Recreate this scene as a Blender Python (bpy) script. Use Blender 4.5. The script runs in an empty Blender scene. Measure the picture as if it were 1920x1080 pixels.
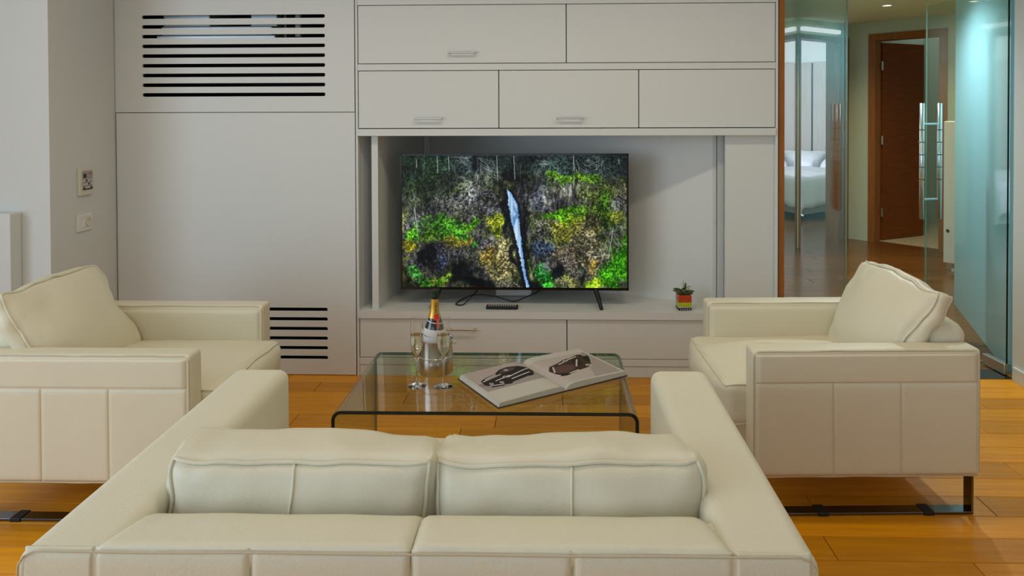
import bpy, bmesh, math, random
import numpy as np
from mathutils import Vector, Matrix, noise
R = math.radians
random.seed(7)
SC = bpy.context.scene
COL = SC.collection

# ------------------------------------------------------------------ camera
cam_d = bpy.data.cameras.new('camera')
cam = bpy.data.objects.new('camera', cam_d)
COL.objects.link(cam)
cam_d.sensor_width = 36.0
cam_d.lens = 36.0 * 1350 / 1920
cam_d.shift_x = -40 / 1920
cam_d.shift_y = -0.164
cam_d.clip_start = 0.02
cam.matrix_world = (Matrix.Translation((0, 0, 1.38)) @ Matrix.Rotation(R(1.8), 4, 'Z')
                    @ Matrix.Rotation(R(90 - .85), 4, 'X') @ Matrix.Rotation(R(-.17), 4, 'Z'))
SC.camera = cam

# ------------------------------------------------------------------ world, light, exposure
SC.view_settings.view_transform = 'Standard'
SC.view_settings.look = 'None'
SC.view_settings.gamma = 1.0
SC.view_settings.use_curve_mapping = False
SC.view_settings.exposure = -0.47
wd = bpy.data.worlds.new('daylight'); SC.world = wd
wd.use_nodes = True
wb = wd.node_tree.nodes['Background']
wb.inputs['Color'].default_value = (.72, .84, 1, 1)
wb.inputs['Strength'].default_value = 1.0

def area(name, loc, rot, sx, sy, power, col, spread=180):
    l = bpy.data.lights.new(name, 'AREA'); l.shape = 'RECTANGLE'
    l.size = sx; l.size_y = sy; l.energy = power; l.color = col; l.spread = R(spread)
    o = bpy.data.objects.new(name, l); COL.objects.link(o)
    o.location = loc; o.rotation_euler = rot
    return o

# daylight from added windows out of view, in the left wall and behind the camera
area('added_window_daylight_side', (-3.75, -.15, 1.45), (0, R(-90), 0), 2.0, 3.6, 100, (.68, .83, 1))
area('added_window_daylight_rear', (-1.2, -2.45, 1.45), (R(90), 0, 0), 3.4, 1.9, 18, (.78, .89, 1))
# bedroom window daylight
area('window_daylight_bedroom', (1.15, 9.4, 1.5), (0, R(-90), R(37)), 1.6, 2.2, 105, (.86, .85, 1))

# ------------------------------------------------------------------ helpers: materials
def srgb(r, g, b):
    f = lambda c: (c / 255 / 12.92) if c / 255 <= .04045 else ((c / 255 + .055) / 1.055) ** 2.4
    return (f(r), f(g), f(b), 1)

def newmat(name):
    m = bpy.data.materials.new(name); m.use_nodes = True
    nt = m.node_tree
    return m, nt, nt.nodes['Principled BSDF']

def N(nt, t, **kw):
    n = nt.nodes.new(t)
    for k, v in kw.items():
        if hasattr(n, k): setattr(n, k, v)
        else: n.inputs[k].default_value = v
    return n

def simple(name, col, rough=.5, metal=0, bump=0, bscale=200, var=0, vscale=3, spec=.5, coat=0):
    m, nt, p = newmat(name)
    p.inputs['Base Color'].default_value = col
    p.inputs['Roughness'].default_value = rough
    p.inputs['Metallic'].default_value = metal
    p.inputs['Specular IOR Level'].default_value = spec
    p.inputs['Coat Weight'].default_value = coat
    tc = N(nt, 'ShaderNodeTexCoord')
    if var:
        n = N(nt, 'ShaderNodeTexNoise', Scale=vscale, Detail=4.0)
        nt.links.new(tc.outputs['Object'], n.inputs['Vector'])
        mx = N(nt, 'ShaderNodeMix', data_type='RGBA')
        mx.inputs['A'].default_value = tuple(c * (1 - var) for c in col[:3]) + (1,)
        mx.inputs['B'].default_value = tuple(min(1, c * (1 + var)) for c in col[:3]) + (1,)
        nt.links.new(n.outputs['Fac'], mx.inputs['Factor'])
        nt.links.new(mx.outputs['Result'], p.inputs['Base Color'])
    if bump:
        n = N(nt, 'ShaderNodeTexNoise', Scale=bscale, Detail=3.0)
        nt.links.new(tc.outputs['Object'], n.inputs['Vector'])
        b = N(nt, 'ShaderNodeBump', Strength=bump, Distance=.002)
        nt.links.new(n.outputs['Fac'], b.inputs['Height'])
        nt.links.new(b.outputs['Normal'], p.inputs['Normal'])
    return m

def leather_mat(name, col):
    m, nt, p = newmat(name)
    tc = N(nt, 'ShaderNodeTexCoord')
    n = N(nt, 'ShaderNodeTexNoise', Scale=2.5, Detail=5.0)
    nt.links.new(tc.outputs['Object'], n.inputs['Vector'])
    mx = N(nt, 'ShaderNodeMix', data_type='RGBA')
    mx.inputs['A'].default_value = tuple(c * .95 for c in col[:3]) + (1,)
    mx.inputs['B'].default_value = tuple(min(1, c * 1.05) for c in col[:3]) + (1,)
    nt.links.new(n.outputs['Fac'], mx.inputs['Factor'])
    nt.links.new(mx.outputs['Result'], p.inputs['Base Color'])
    p.inputs['Roughness'].default_value = .46
    p.inputs['Specular IOR Level'].default_value = .45
    v = N(nt, 'ShaderNodeTexVoronoi', Scale=210.0)
    nt.links.new(tc.outputs['Object'], v.inputs['Vector'])
    n2 = N(nt, 'ShaderNodeTexNoise', Scale=14.0, Detail=4.0)
    nt.links.new(tc.outputs['Object'], n2.inputs['Vector'])
    b = N(nt, 'ShaderNodeBump', Strength=.16, Distance=.002)
    nt.links.new(v.outputs['Distance'], b.inputs['Height'])
    b2 = N(nt, 'ShaderNodeBump', Strength=.10, Distance=.02)
    nt.links.new(n2.outputs['Fac'], b2.inputs['Height'])
    nt.links.new(b.outputs['Normal'], b2.inputs['Normal'])
    nt.links.new(b2.outputs['Normal'], p.inputs['Normal'])
    return m

def wood_mat(name, c1, c2, rough, scale=(1.5, 22, 22), coat=0, rand=.35, spec=.3):
    m, nt, p = newmat(name); p.inputs['Specular IOR Level'].default_value = spec
    tc = N(nt, 'ShaderNodeTexCoord'); oi = N(nt, 'ShaderNodeObjectInfo')
    mp = N(nt, 'ShaderNodeMapping'); mp.inputs['Scale'].default_value = scale
    add = N(nt, 'ShaderNodeVectorMath', operation='ADD')
    sc = N(nt, 'ShaderNodeVectorMath', operation='SCALE'); sc.inputs['Scale'].default_value = 37.0
    cx = N(nt, 'ShaderNodeCombineXYZ')
    for k in 'XYZ': nt.links.new(oi.outputs['Random'], cx.inputs[k])
    nt.links.new(cx.outputs[0], sc.inputs[0])
    nt.links.new(tc.outputs['Object'], mp.inputs['Vector'])
    nt.links.new(mp.outputs[0], add.inputs[0]); nt.links.new(sc.outputs[0], add.inputs[1])
    n = N(nt, 'ShaderNodeTexNoise', Scale=2.0, Detail=6.0, Roughness=.6, Distortion=.6)
    nt.links.new(add.outputs[0], n.inputs['Vector'])
    mx = N(nt, 'ShaderNodeMix', data_type='RGBA')
    mx.inputs['A'].default_value = c1; mx.inputs['B'].default_value = c2
    rp = N(nt, 'ShaderNodeValToRGB'); rp.color_ramp.elements[0].position = .3; rp.color_ramp.elements[1].position = .7
    nt.links.new(n.outputs['Fac'], rp.inputs['Fac']); nt.links.new(rp.outputs['Color'], mx.inputs['Factor'])
    hsv = N(nt, 'ShaderNodeHueSaturation')
    mr = N(nt, 'ShaderNodeMapRange'); mr.inputs['To Min'].default_value = 1 - rand; mr.inputs['To Max'].default_value = 1 + rand
    nt.links.new(oi.outputs['Random'], mr.inputs['Value']); nt.links.new(mr.outputs[0], hsv.inputs['Value'])
    nt.links.new(mx.outputs['Result'], hsv.inputs['Color'])
    nt.links.new(hsv.outputs['Color'], p.inputs['Base Color'])
    p.inputs['Roughness'].default_value = rough
    p.inputs['Coat Weight'].default_value = coat; p.inputs['Coat Roughness'].default_value = .12
    b = N(nt, 'ShaderNodeBump', Strength=.08, Distance=.002)
    nt.links.new(n.outputs['Fac'], b.inputs['Height']); nt.links.new(b.outputs['Normal'], p.inputs['Normal'])
    return m

def pane_mat(name, tint, ior=1.5, rough=0.0):
    """clear sheet glass: tinted straight-through transmission plus Fresnel reflection"""
    m = bpy.data.materials.new(name); m.use_nodes = True
    nt = m.node_tree; nt.nodes.clear()
    out = N(nt, 'ShaderNodeOutputMaterial'); mix = N(nt, 'ShaderNodeMixShader')
    t = N(nt, 'ShaderNodeBsdfTransparent'); t.inputs['Color'].default_value = tint
    g = N(nt, 'ShaderNodeBsdfGlossy'); g.inputs['Roughness'].default_value = rough
    lw = N(nt, 'ShaderNodeLayerWeight'); lw.inputs['Blend'].default_value = .5
    pw = N(nt, 'ShaderNodeMath', operation='POWER'); pw.inputs[1].default_value = 5.0
    f0 = ((ior - 1) / (ior + 1)) ** 2
    ma = N(nt, 'ShaderNodeMath', operation='MULTIPLY_ADD'); ma.inputs[1].default_value = 1 - f0; ma.inputs[2].default_value = f0
    nt.links.new(lw.outputs['Facing'], pw.inputs[0]); nt.links.new(pw.outputs[0], ma.inputs[0])
    nt.links.new(ma.outputs[0], mix.inputs[0]); nt.links.new(t.outputs[0], mix.inputs[1])
    nt.links.new(g.outputs[0], mix.inputs[2]); nt.links.new(mix.outputs[0], out.inputs['Surface'])
    return m

def emit_mat(name, col, s):
    m = bpy.data.materials.new(name); m.use_nodes = True
    nt = m.node_tree; nt.nodes.clear()
    out = N(nt, 'ShaderNodeOutputMaterial'); e = N(nt, 'ShaderNodeEmission')
    e.inputs['Color'].default_value = col; e.inputs['Strength'].default_value = s
    nt.links.new(e.outputs[0], out.inputs['Surface'])
    return m

M = {}
M['wall'] = simple('white_wall_paint', (.68, .705, .675, 1), .85, bump=.05, bscale=90, var=.012)
M['ceiling'] = simple('ceiling_paint', (.82, .81, .78, 1), .9)
M['lacquer'] = simple('white_lacquer', (.68, .705, .675, 1), .42, var=.01, vscale=2, spec=.4)
M['cavity'] = simple('dark_cavity', (.012, .011, .010, 1), .9)
M['casing'] = simple('galvanised_casing', (.55, .60, .62, 1), .35, metal=.6)
M['leather'] = leather_mat('cream_leather', (.74, .695, .52, 1))
M['leather_sofa'] = leather_mat('ivory_leather', (.74, .71, .545, 1))
M['piping'] = leather_mat('shadowed_leather_piping', (.56, .50, .35, 1))  # darker than the leather, to paint in the shadow lines along the seams
M['steel'] = simple('dark_polished_steel', (.16, .16, .17, 1), .12, metal=1)
M['rubber'] = simple('black_rubber', (.008, .008, .008, 1), .6)
M['brushed'] = simple('brushed_nickel', (.55, .53, .50, 1), .28, metal=1, bump=.05, bscale=400)
M['chrome'] = simple('satin_steel', (.74, .75, .75, 1), .24, metal=1)
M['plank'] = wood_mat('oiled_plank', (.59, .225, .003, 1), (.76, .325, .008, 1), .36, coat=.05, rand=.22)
M['plank_hall'] = wood_mat('dimmed_hall_plank', (.14, .052, .010, 1), (.22, .088, .018, 1), .25, coat=.2, rand=.2)  # same planks, colour darkened to stand in for the dim hall light
M['plank_under'] = simple('subfloor', (.05, .03, .012, 1), .9)
M['door_wood'] = wood_mat('cherry_veneer', (.15, .036, .002, 1), (.22, .058, .004, 1), .55, scale=(3, 3, 40), rand=.06, spec=.12)
M['jamb_wood'] = wood_mat('jamb_veneer', (.24, .085, .014, 1), (.34, .13, .022, 1), .42, scale=(22, 22, 2), rand=.06)
M['closet'] = wood_mat('grey_woodgrain', (.42, .37, .33, 1), (.55, .49, .45, 1), .5, scale=(30, 30, 1.2), rand=.04)
M['glass_table'] = pane_mat('table_glass', (.87, .93, .86, 1))
M['glass_edge'] = simple('glass_edge_dark', (.004, .010, .007, 1), .08)
M['glass_edge_far'] = simple('glass_edge_green', (.10, .16, .12, 1), .1)
M['glass_door'] = pane_mat('door_glass', (.94, .98, .96, 1))
def clear(name, col, ior):
    m, nt, p = newmat(name)
    p.inputs['Base Color'].default_value = col; p.inputs['Roughness'].default_value = 0
    p.inputs['Transmission Weight'].default_value = 1; p.inputs['IOR'].default_value = ior
    return m
M['glass_flute'] = clear('flute_glass', (.99, .995, .99, 1), 1.45)
M['champagne'] = clear('champagne_wine', (.99, .95, .72, 1), 1.33)
M['hall_wall'] = simple('sage_gloss_paint', (.55, .64, .47, 1), .5)
M['hall_gloss'] = simple('beige_gloss_panel', (.50, .48, .37, 1), .03, spec=.6, coat=1)
M['teal_daylit_panel'] = simple('daylit_teal_glass_panel', (.36, .70, .80, 1), .04, spec=.5)  # teal deepened in colour to stand in for reflected bluish daylight
M['black'] = simple('black_plastic', (.010, .010, .011, 1), .35)
M['black_gloss'] = simple('black_gloss', (.006, .006, .007, 1), .15)
M['white_plastic'] = simple('white_plastic', (.78, .78, .75, 1), .4)
M['cream_plastic'] = simple('cream_plastic', (.70, .67, .56, 1), .4)
M['grey_plastic'] = simple('grey_plastic', (.36, .34, .31, 1), .5)
M['tile'] = simple('beige_floor_tile', (.62, .50, .30, 1), .4)
M['linen'] = simple('white_linen', (.86, .87, .92, 1), .9, bump=.2, bscale=30)
M['gold'] = simple('gold_foil', (.72, .42, .07, 1), .32, metal=.75, bump=.2, bscale=160)
M['green_foil'] = simple('dark_green_foil', (.02, .035, .015, 1), .3, metal=.5, bump=.4, bscale=160)
M['red'] = simple('red_seal', (.70, .03, .015, 1), .4)
M['label'] = simple('cream_label_paper', (.76, .75, .70, 1), .6)
M['bottle'] = simple('dark_bottle_glass', (.006, .010, .005, 1), .05, coat=1)
M['paper'] = simple('page_block_paper', (.62, .60, .53, 1), .7, bump=.2, bscale=300)
M['cover'] = simple('black_book_cover', (.012, .010, .010, 1), .4)

# ------------------------------------------------------------------ helpers: geometry
def obj(name, bm, mat, parent=None, loc=None, rot=None, smooth=False, mats=None):
    me = bpy.data.meshes.new(name); bm.to_mesh(me); bm.free()
    for m in (mats or [mat]): me.materials.append(M[m] if isinstance(m, str) else m)
    if smooth:
        me.polygons.foreach_set('use_smooth', [True] * len(me.polygons))
    o = bpy.data.objects.new(name, me); COL.objects.link(o)
    if parent: o.parent = parent
    if loc: o.location = loc
    if rot: o.rotation_euler = rot
    return o

def soft(o, ang=40):
    """smooth shading with sharp creases kept"""
    me = o.data
    me.polygons.foreach_set('use_smooth', [True] * len(me.polygons))
    bm = bmesh.new(); bm.from_mesh(me)
    for e in bm.edges:
        if len(e.link_faces) == 2 and e.calc_face_angle(0) > R(ang): e.smooth = False
    bm.to_mesh(me); bm.free()
    return o

def thing(name, label, cat, loc=(0, 0, 0), rotz=0, group=None):
    o = bpy.data.objects.new(name, None); COL.objects.link(o)
    o.location = loc; o.rotation_euler = (0, 0, rotz); o.empty_display_size = .05
    tag(o, label, cat, group)
    return o

def tag(o, label, cat, group=None):
    o['label'] = label; o['category'] = cat
    if group: o['group'] = group
    return o

def struct(o, label=None):
    o['kind'] = 'structure'
    if label: o['label'] = label
    return o

def box(x0, x1, y0, y1, z0, z1, bev=0, seg=2, bm=None):
    b = bmesh.new()
    bmesh.ops.create_cube(b, size=1)
    for v in b.verts:
        v.co = Vector((x0 + (v.co.x + .5) * (x1 - x0), y0 + (v.co.y + .5) * (y1 - y0), z0 + (v.co.z + .5) * (z1 - z0)))
    if bev:
        bmesh.ops.bevel(b, geom=b.edges[:], offset=bev, segments=seg, profile=.6, affect='EDGES', clamp_overlap=True)
    bmesh.ops.recalc_face_normals(b, faces=b.faces)
    return merge(bm, b)

def merge(bm, b):
    if bm is None: return b
    me = bpy.data.meshes.new('tmp'); b.to_mesh(me); b.free(); bm.from_mesh(me); bpy.data.meshes.remove(me)
    return bm

def tube(pts, r, seg=8, closed=False, bm=None, caps=True):
    bm = bm or bmesh.new()
    pts = [Vector(p) for p in pts]; n = len(pts)
    rad = r if isinstance(r, (list, tuple)) else [r] * n
    rings = []; up = None
    for i, p in enumerate(pts):
        if closed: t = pts[(i + 1) % n] - pts[i - 1]
        else: t = pts[min(i + 1, n - 1)] - pts[max(i - 1, 0)]
        if t.length < 1e-9: t = Vector((0, 0, 1))
        t.normalize()
        if up is None:
            up = Vector((0, 0, 1)) if abs(t.z) < .9 else Vector((1, 0, 0))
        a = up - t * up.dot(t)
        if a.length < 1e-5: a = Vector((0, 1, 0)) - t * t.y
        a.normalize(); up = a; b = t.cross(a)
        rings.append([bm.verts.new(p + (a * math.cos(2 * math.pi * k / seg) + b * math.sin(2 * math.pi * k / seg)) * rad[i]) for k in range(seg)])
    m = n if closed else n - 1
    for i in range(m):
        A, B = rings[i], rings[(i + 1) % n]
        for k in range(seg):
            bm.faces.new((A[k], A[(k + 1) % seg], B[(k + 1) % seg], B[k]))
    if not closed and caps:
        bm.faces.new(rings[0][::-1]); bm.faces.new(rings[-1])
    bmesh.ops.recalc_face_normals(bm, faces=bm.faces)
    return bm

def lathe(prof, seg=32, bm=None, cap=True):
    """prof: list of (r, z)"""
    bm = bm or bmesh.new(); rings = []
    for r, z in prof:
        if r < 1e-6: rings.append([bm.verts.new((0, 0, z))])
        else: rings.append([bm.verts.new((r * math.cos(2 * math.pi * k / seg), r * math.sin(2 * math.pi * k / seg), z)) for k in range(seg)])
    for A, B in zip(rings, rings[1:]):
        for k in range(seg):
            a = [A[k % len(A)], A[(k + 1) % len(A)]]; b = [B[(k + 1) % len(B)], B[k % len(B)]]
            vs = []
            for v in a + b:
                if v not in vs: vs.append(v)
            if len(vs) > 2: bm.faces.new(vs)
    bmesh.ops.recalc_face_normals(bm, faces=bm.faces)
    return bm

def prism(poly, z0, z1, bm=None):
    """polygon in the xy plane extruded in z"""
    bm = bm or bmesh.new()
    a = [bm.verts.new((x, y, z0)) for x, y in poly]; b = [bm.verts.new((x, y, z1)) for x, y in poly]
    bm.faces.new(a[::-1]); bm.faces.new(b)
    n = len(poly)
    for i in range(n): bm.faces.new((a[i], a[(i + 1) % n], b[(i + 1) % n], b[i]))
    bmesh.ops.recalc_face_normals(bm, faces=bm.faces)
    return bm

def wallseg(p, q, t, z0, z1, bm=None):
    """upright slab from p to q in plan, thickness t to the left of the walking direction"""
    p = Vector(p); q = Vector(q); d = (q - p).normalized(); nrm = Vector((-d.y, d.x)) * t
    return prism([p, q, q + nrm, p + nrm], z0, z1, bm)

def slotted(x0, x1, z0, z1, slots, thick):
    """board in the xz plane with rounded slots cut right through; front at y=0, back at y=thick"""
    cu = bpy.data.curves.new('tmp', 'CURVE'); cu.dimensions = '2D'; cu.fill_mode = 'BOTH'; cu.extrude = thick / 2
    def spl(pts):
        s = cu.splines.new('POLY'); s.points.add(len(pts) - 1)
        for p, (x, z) in zip(s.points, pts): p.co = (x, z, 0, 1)
        s.use_cyclic_u = True
    spl([(x0, z0), (x1, z0), (x1, z1), (x0, z1)])
    for a, b, zc, h in slots:
        r = h / 2 * .98; pts = []
        for k in range(9): t = math.pi / 2 + math.pi * k / 8; pts.append((a + r + r * math.cos(t) * .8, zc + r * math.sin(t)))
        for k in range(9): t = -math.pi / 2 + math.pi * k / 8; pts.append((b - r + r * math.cos(t) * .8, zc + r * math.sin(t)))
        spl(pts)
    o = bpy.data.objects.new('tmp', cu); COL.objects.link(o)
    me = bpy.data.meshes.new_from_object(o.evaluated_get(bpy.context.evaluated_depsgraph_get()))
    bm = bmesh.new(); bm.from_mesh(me)
    for v in bm.verts: v.co = Vector((v.co.x, thick / 2 - v.co.z, v.co.y))
    bmesh.ops.remove_doubles(bm, verts=bm.verts, dist=1e-6)
    bmesh.ops.recalc_face_normals(bm, faces=bm.faces)
    bpy.data.objects.remove(o); bpy.data.curves.remove(cu); bpy.data.meshes.remove(me)
    return bm

class Cushion:
    """boxed leather cushion: rounded box with swollen faces, pulled edges and soft wrinkles"""
    def __init__(s, hx, hy, hz, r, bulge, ear=0, wr=.004, freq=6, seed=0, taper=0):
        s.taper = taper; s.h = (hx, hy, hz); s.r = r; s.b = bulge; s.ear = ear; s.wr = wr; s.f = freq; s.o = Vector((seed * 3.7, seed * 1.3, seed * 2.1))
    def map(s, p, lift=0):
        b = [p[i] * s.h[i] for i in range(3)]
        inn = [max(-(s.h[i] - s.r), min(s.h[i] - s.r, b[i])) for i in range(3)]
        v = Vector([b[i] - inn[i] for i in range(3)])
        if v.length > 1e-9: v = v.normalized() * (s.r + lift)
        b = Vector(inn) + v
        q = [1 - min(1, abs(p[i])) ** 2.4 for i in range(3)]
        for i in range(3):
            j, k = (i + 1) % 3, (i + 2) % 3
            b[i] += p[i] * s.b[i] * q[j] * q[k]
        b.z -= s.ear * (1 - abs(p[0] if s.h[0] > s.h[1] else p[1]) ** 6) * max(0, p[2]) ** 2
        b.x *= 1 + s.taper * p[2] - s.taper * max(0, p[1]) * .8
        w = b * s.f + s.o
        d = Vector((noise.noise(w), noise.noise(w + Vector((9, 2, 5))), noise.noise(w + Vector((3, 8, 1)))))
        w2 = w * 2.6
        d += .45 * Vector((noise.noise(w2), noise.noise(w2 + Vector((9, 2, 5))), noise.noise(w2 + Vector((3, 8, 1)))))
        ax = abs(p[0] if s.h[0] > s.h[1] else p[1])
        return b + d * s.wr * (1 + 1.0 * ax ** 6)
    def mesh(s, nx, ny, nz):
        bm = bmesh.new(); cache = {}
        def warp(t):   # more rows next to the edges
            return math.copysign(abs(t) ** .62, t)
        def V(i, j, k):
            key = (i, j, k)
            if key not in cache:
                p = (warp(2 * i / nx - 1), warp(2 * j / ny - 1), warp(2 * k / nz - 1))
                cache[key] = bm.verts.new(s.map(p))
            return cache[key]
        for i in range(nx):
            for j in range(ny):
                for k in (0, nz): bm.faces.new((V(i, j, k), V(i + 1, j, k), V(i + 1, j + 1, k), V(i, j + 1, k)))
        for i in range(nx):
            for k in range(nz):
                for j in (0, ny): bm.faces.new((V(i, j, k), V(i + 1, j, k), V(i + 1, j, k + 1), V(i, j, k + 1)))
        for j in range(ny):
            for k in range(nz):
                for i in (0, nx): bm.faces.new((V(i, j, k), V(i, j + 1, k), V(i, j + 1, k + 1), V(i, j, k + 1)))
        bmesh.ops.recalc_face_normals(bm, faces=bm.faces)
        return bm
    def welt(s, axis, side, rad, n=26, bm=None, lift=.0015):
        """piping round the edge of the face that looks along +-axis"""
        j, k = (axis + 1) % 3, (axis + 2) % 3; pts = []
        ring = [(-1 + 2 * t / n, -1) for t in range(n)] + [(1, -1 + 2 * t / n) for t in range(n)] + \
               [(1 - 2 * t / n, 1) for t in range(n)] + [(-1, 1 - 2 * t / n) for t in range(n)]
        for a, b in ring:
            p = [0, 0, 0]; p[axis] = side * (1 - .12 * s.r / s.h[axis]); p[j] = a * (1 - .12 * s.r / s.h[j]); p[k] = b * (1 - .12 * s.r / s.h[k])
            pts.append(s.map(p, lift))
        return tube(pts, rad, 6, True, bm)

def pad(x0, x1, z0, z1, y, out, puff=.0035, bev=.006, nx=14, nz=10, ex=26):
    """sewn leather panel lying on an upright face at depth y, swelling towards out (+1 or -1)"""
    bm = bmesh.new(); g = {}
    for i in range(nx + 1):
        for k in range(nz + 1):
            u = 2 * i / nx - 1; w = 2 * k / nz - 1
            u = math.copysign(abs(u) ** .33, u); w = math.copysign(abs(w) ** .33, w)
            e = (1 - abs(u) ** ex) * (1 - abs(w) ** ex)
            g[i, k] = bm.verts.new((x0 + (u + 1) / 2 * (x1 - x0), y + out * (puff * e ** .5 + .0002), z0 + (w + 1) / 2 * (z1 - z0)))
    for i in range(nx):
        for k in range(nz): bm.faces.new((g[i, k], g[i + 1, k], g[i + 1, k + 1], g[i, k + 1]))
    # closed back
    bnd = [e for e in bm.edges if len(e.link_faces) == 1]
    ret = bmesh.ops.extrude_edge_only(bm, edges=bnd)
    for v in ret['geom']:
        if isinstance(v, bmesh.types.BMVert): v.co.y -= out * .004
    bmesh.ops.holes_fill(bm, edges=[e for e in bm.edges if len(e.link_faces) == 1])
    bmesh.ops.recalc_face_normals(bm, faces=bm.faces)
    return bm

# ------------------------------------------------------------------ numpy painting helpers (printed / displayed pictures)
def vnoise(h, w, fy, fx, rng):
    gy, gx = int(fy) + 3, int(fx) + 3
    g = rng.random((gy, gx))
    y = np.linspace(0, fy, h, endpoint=False); x = np.linspace(0, fx, w, endpoint=False)
    yi = y.astype(int); xi = x.astype(int); ty = (y - yi)[:, None]; tx = (x - xi)[None]
    ty = ty * ty * (3 - 2 * ty); tx = tx * tx * (3 - 2 * tx)
    A = g[yi][:, xi]; B = g[yi][:, xi + 1]; C = g[yi + 1][:, xi]; D = g[yi + 1][:, xi + 1]
    return (A * (1 - tx) + B * tx) * (1 - ty) + (C * (1 - tx) + D * tx) * ty

def fbm(h, w, fy, fx, rng, o=5, gain=.55):
    s = np.zeros((h, w)); a = 1; t = 0
    for k in range(o):
        s += a * vnoise(h, w, fy * 2 ** k, fx * 2 ** k, rng); t += a; a *= gain
    return s / t

def picture(name, img, func, mat, parent, shade=True):
    """flat or curved sheet carrying a picture as a colour attribute; func(u, v) -> point, img in sRGB 0..1, row 0 on top"""
    h, w = img.shape[:2]
    verts = [func(i / w, j / h) for j in range(h + 1) for i in range(w + 1)]
    idx = np.arange(h * w).reshape(h, w)
    a = (np.arange(h)[:, None] * (w + 1) + np.arange(w)[None])
    faces = np.stack([a, a + w + 1, a + w + 2, a + 1], -1).reshape(-1, 4).tolist()
    me = bpy.data.meshes.new(name); me.from_pydata(verts, [], faces)
    ca = me.color_attributes.new('picture', 'FLOAT_COLOR', 'CORNER')
    lin = np.where(img <= .04045, img / 12.92, ((np.clip(img, 0, 1) + .055) / 1.055) ** 2.4)
    px = np.concatenate([lin, np.ones((h, w, 1))], -1).reshape(-1, 1, 4).repeat(4, 1)
    ca.data.foreach_set('color', px.astype(np.float32).ravel())
    me.materials.append(mat); me.update()
    o = bpy.data.objects.new(name, me); COL.objects.link(o); o.parent = parent
    return o

def picture_mat(name, emit, rough=.5):
    m, nt, p = newmat(name)
    a = N(nt, 'ShaderNodeVertexColor'); a.layer_name = 'picture'
    if emit:
        nt.links.new(a.outputs['Color'], p.inputs['Emission Color'])
        p.inputs['Emission Strength'].default_value = emit
        p.inputs['Base Color'].default_value = (.004, .004, .004, 1); p.inputs['Specular IOR Level'].default_value = .15
    else:
        nt.links.new(a.outputs['Color'], p.inputs['Base Color'])
    p.inputs['Roughness'].default_value = rough
    return m

DX = -.109
YW = 3.69        # front plane of the TV wall
# ================================================================== SETTING
# ---- floor with planks
floor = struct(obj('floor', prism([(-3.9, -2.7), (2.37, -2.7), (2.37, 3.6), (6.2, 3.6), (6.2, 13.5), (-1, 13.5), (-1, 4.8), (-3.9, 4.8)], -.12, -.014), 'plank_under'),
               'honey brown plank floor running through living room and hall')
PW = .1265
plank_cache = {}
def plank_mesh(L, m='plank'):
    k = round(L, 2); kk = (k, m)
    if kk not in plank_cache:
        bm = box(-k / 2 + .0012, k / 2 - .0012, -PW / 2 + .001, PW / 2 - .001, -.013, 0)
        ed = [e for e in bm.edges if all(v.co.z > -.001 for v in e.verts)]
        bmesh.ops.bevel(bm, geom=ed, offset=.0012, segments=1, affect='EDGES')
        me = bpy.data.meshes.new('plank'); bm.to_mesh(me); bm.free(); me.materials.append(M[m])
        plank_cache[kk] = me
    return plank_cache[kk]
rest = bmesh.new(); rest_hall = bmesh.new()
npl = 0
row = 0
y = -2.6
LEFTW = lambda yy: 1.188 + (yy - 3.8) * .355 - .1   # hall left wall line
while y < 12.6:
    yc = y + PW / 2
    if yc < 3.72: x0, x1 = -3.7, 2.317
    elif yc < 7.9: x0, x1 = LEFTW(yc) - .2, min(5.2, 2.34 + (yc - 3.76) * .37 + .25 + (2 if yc > 5.1 else 0))
    else: x0, x1 = .4, 6.0
    if yc > 3.72 and yc < 3.86: pass
    rr = random.Random(row * 13 + 5)
    x = x0 - rr.random() * .8
    while x < x1:
        L = rr.choice([.6, .75, .9, .9, 1.05, 1.2])
        a, b = max(x, x0), min(x + L, x1)
        if b - a > .05:
            near = (1.55 < yc < 3.72 and -2.3 < (a + b) / 2 < 2.34) or (3.72 <= yc < 7.0)
            if near and npl < 290:
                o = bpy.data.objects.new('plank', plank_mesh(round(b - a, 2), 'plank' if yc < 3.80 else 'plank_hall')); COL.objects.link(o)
                o.parent = floor; o.location = ((a + b) / 2, yc, 0); npl += 1
            else:
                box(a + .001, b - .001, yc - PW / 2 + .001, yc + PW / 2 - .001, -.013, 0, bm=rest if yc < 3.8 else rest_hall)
        x += L
    y += PW; row += 1
o = obj('planks_beyond', rest, 'plank', floor); o['kind'] = 'stuff'
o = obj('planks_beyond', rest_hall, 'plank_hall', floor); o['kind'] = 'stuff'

# ---- living room shell
CEIL = 2.62
struct(obj('ceiling', prism([(-3.9, -2.7), (2.65, -2.7), (2.65, 3.9), (-1.2, 3.9), (-1.2, 4.9), (-3.9, 4.9)], CEIL, CEIL + .1), 'ceiling'))
# left wall, with an added window opening out of view towards the camera end
bm = bmesh.new()
for (a, b, z0, z1) in [(-2.6, -2.0, 0, CEIL), (1.7, 3.2, 0, CEIL), (-2.0, 1.7, 0, .35), (-2.0, 1.7, 2.45, CEIL)]:
    box(-3.72, -3.6, a, b, z0, z1, bm=bm)
struct(obj('wall_left', bm, 'wall'))
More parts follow.
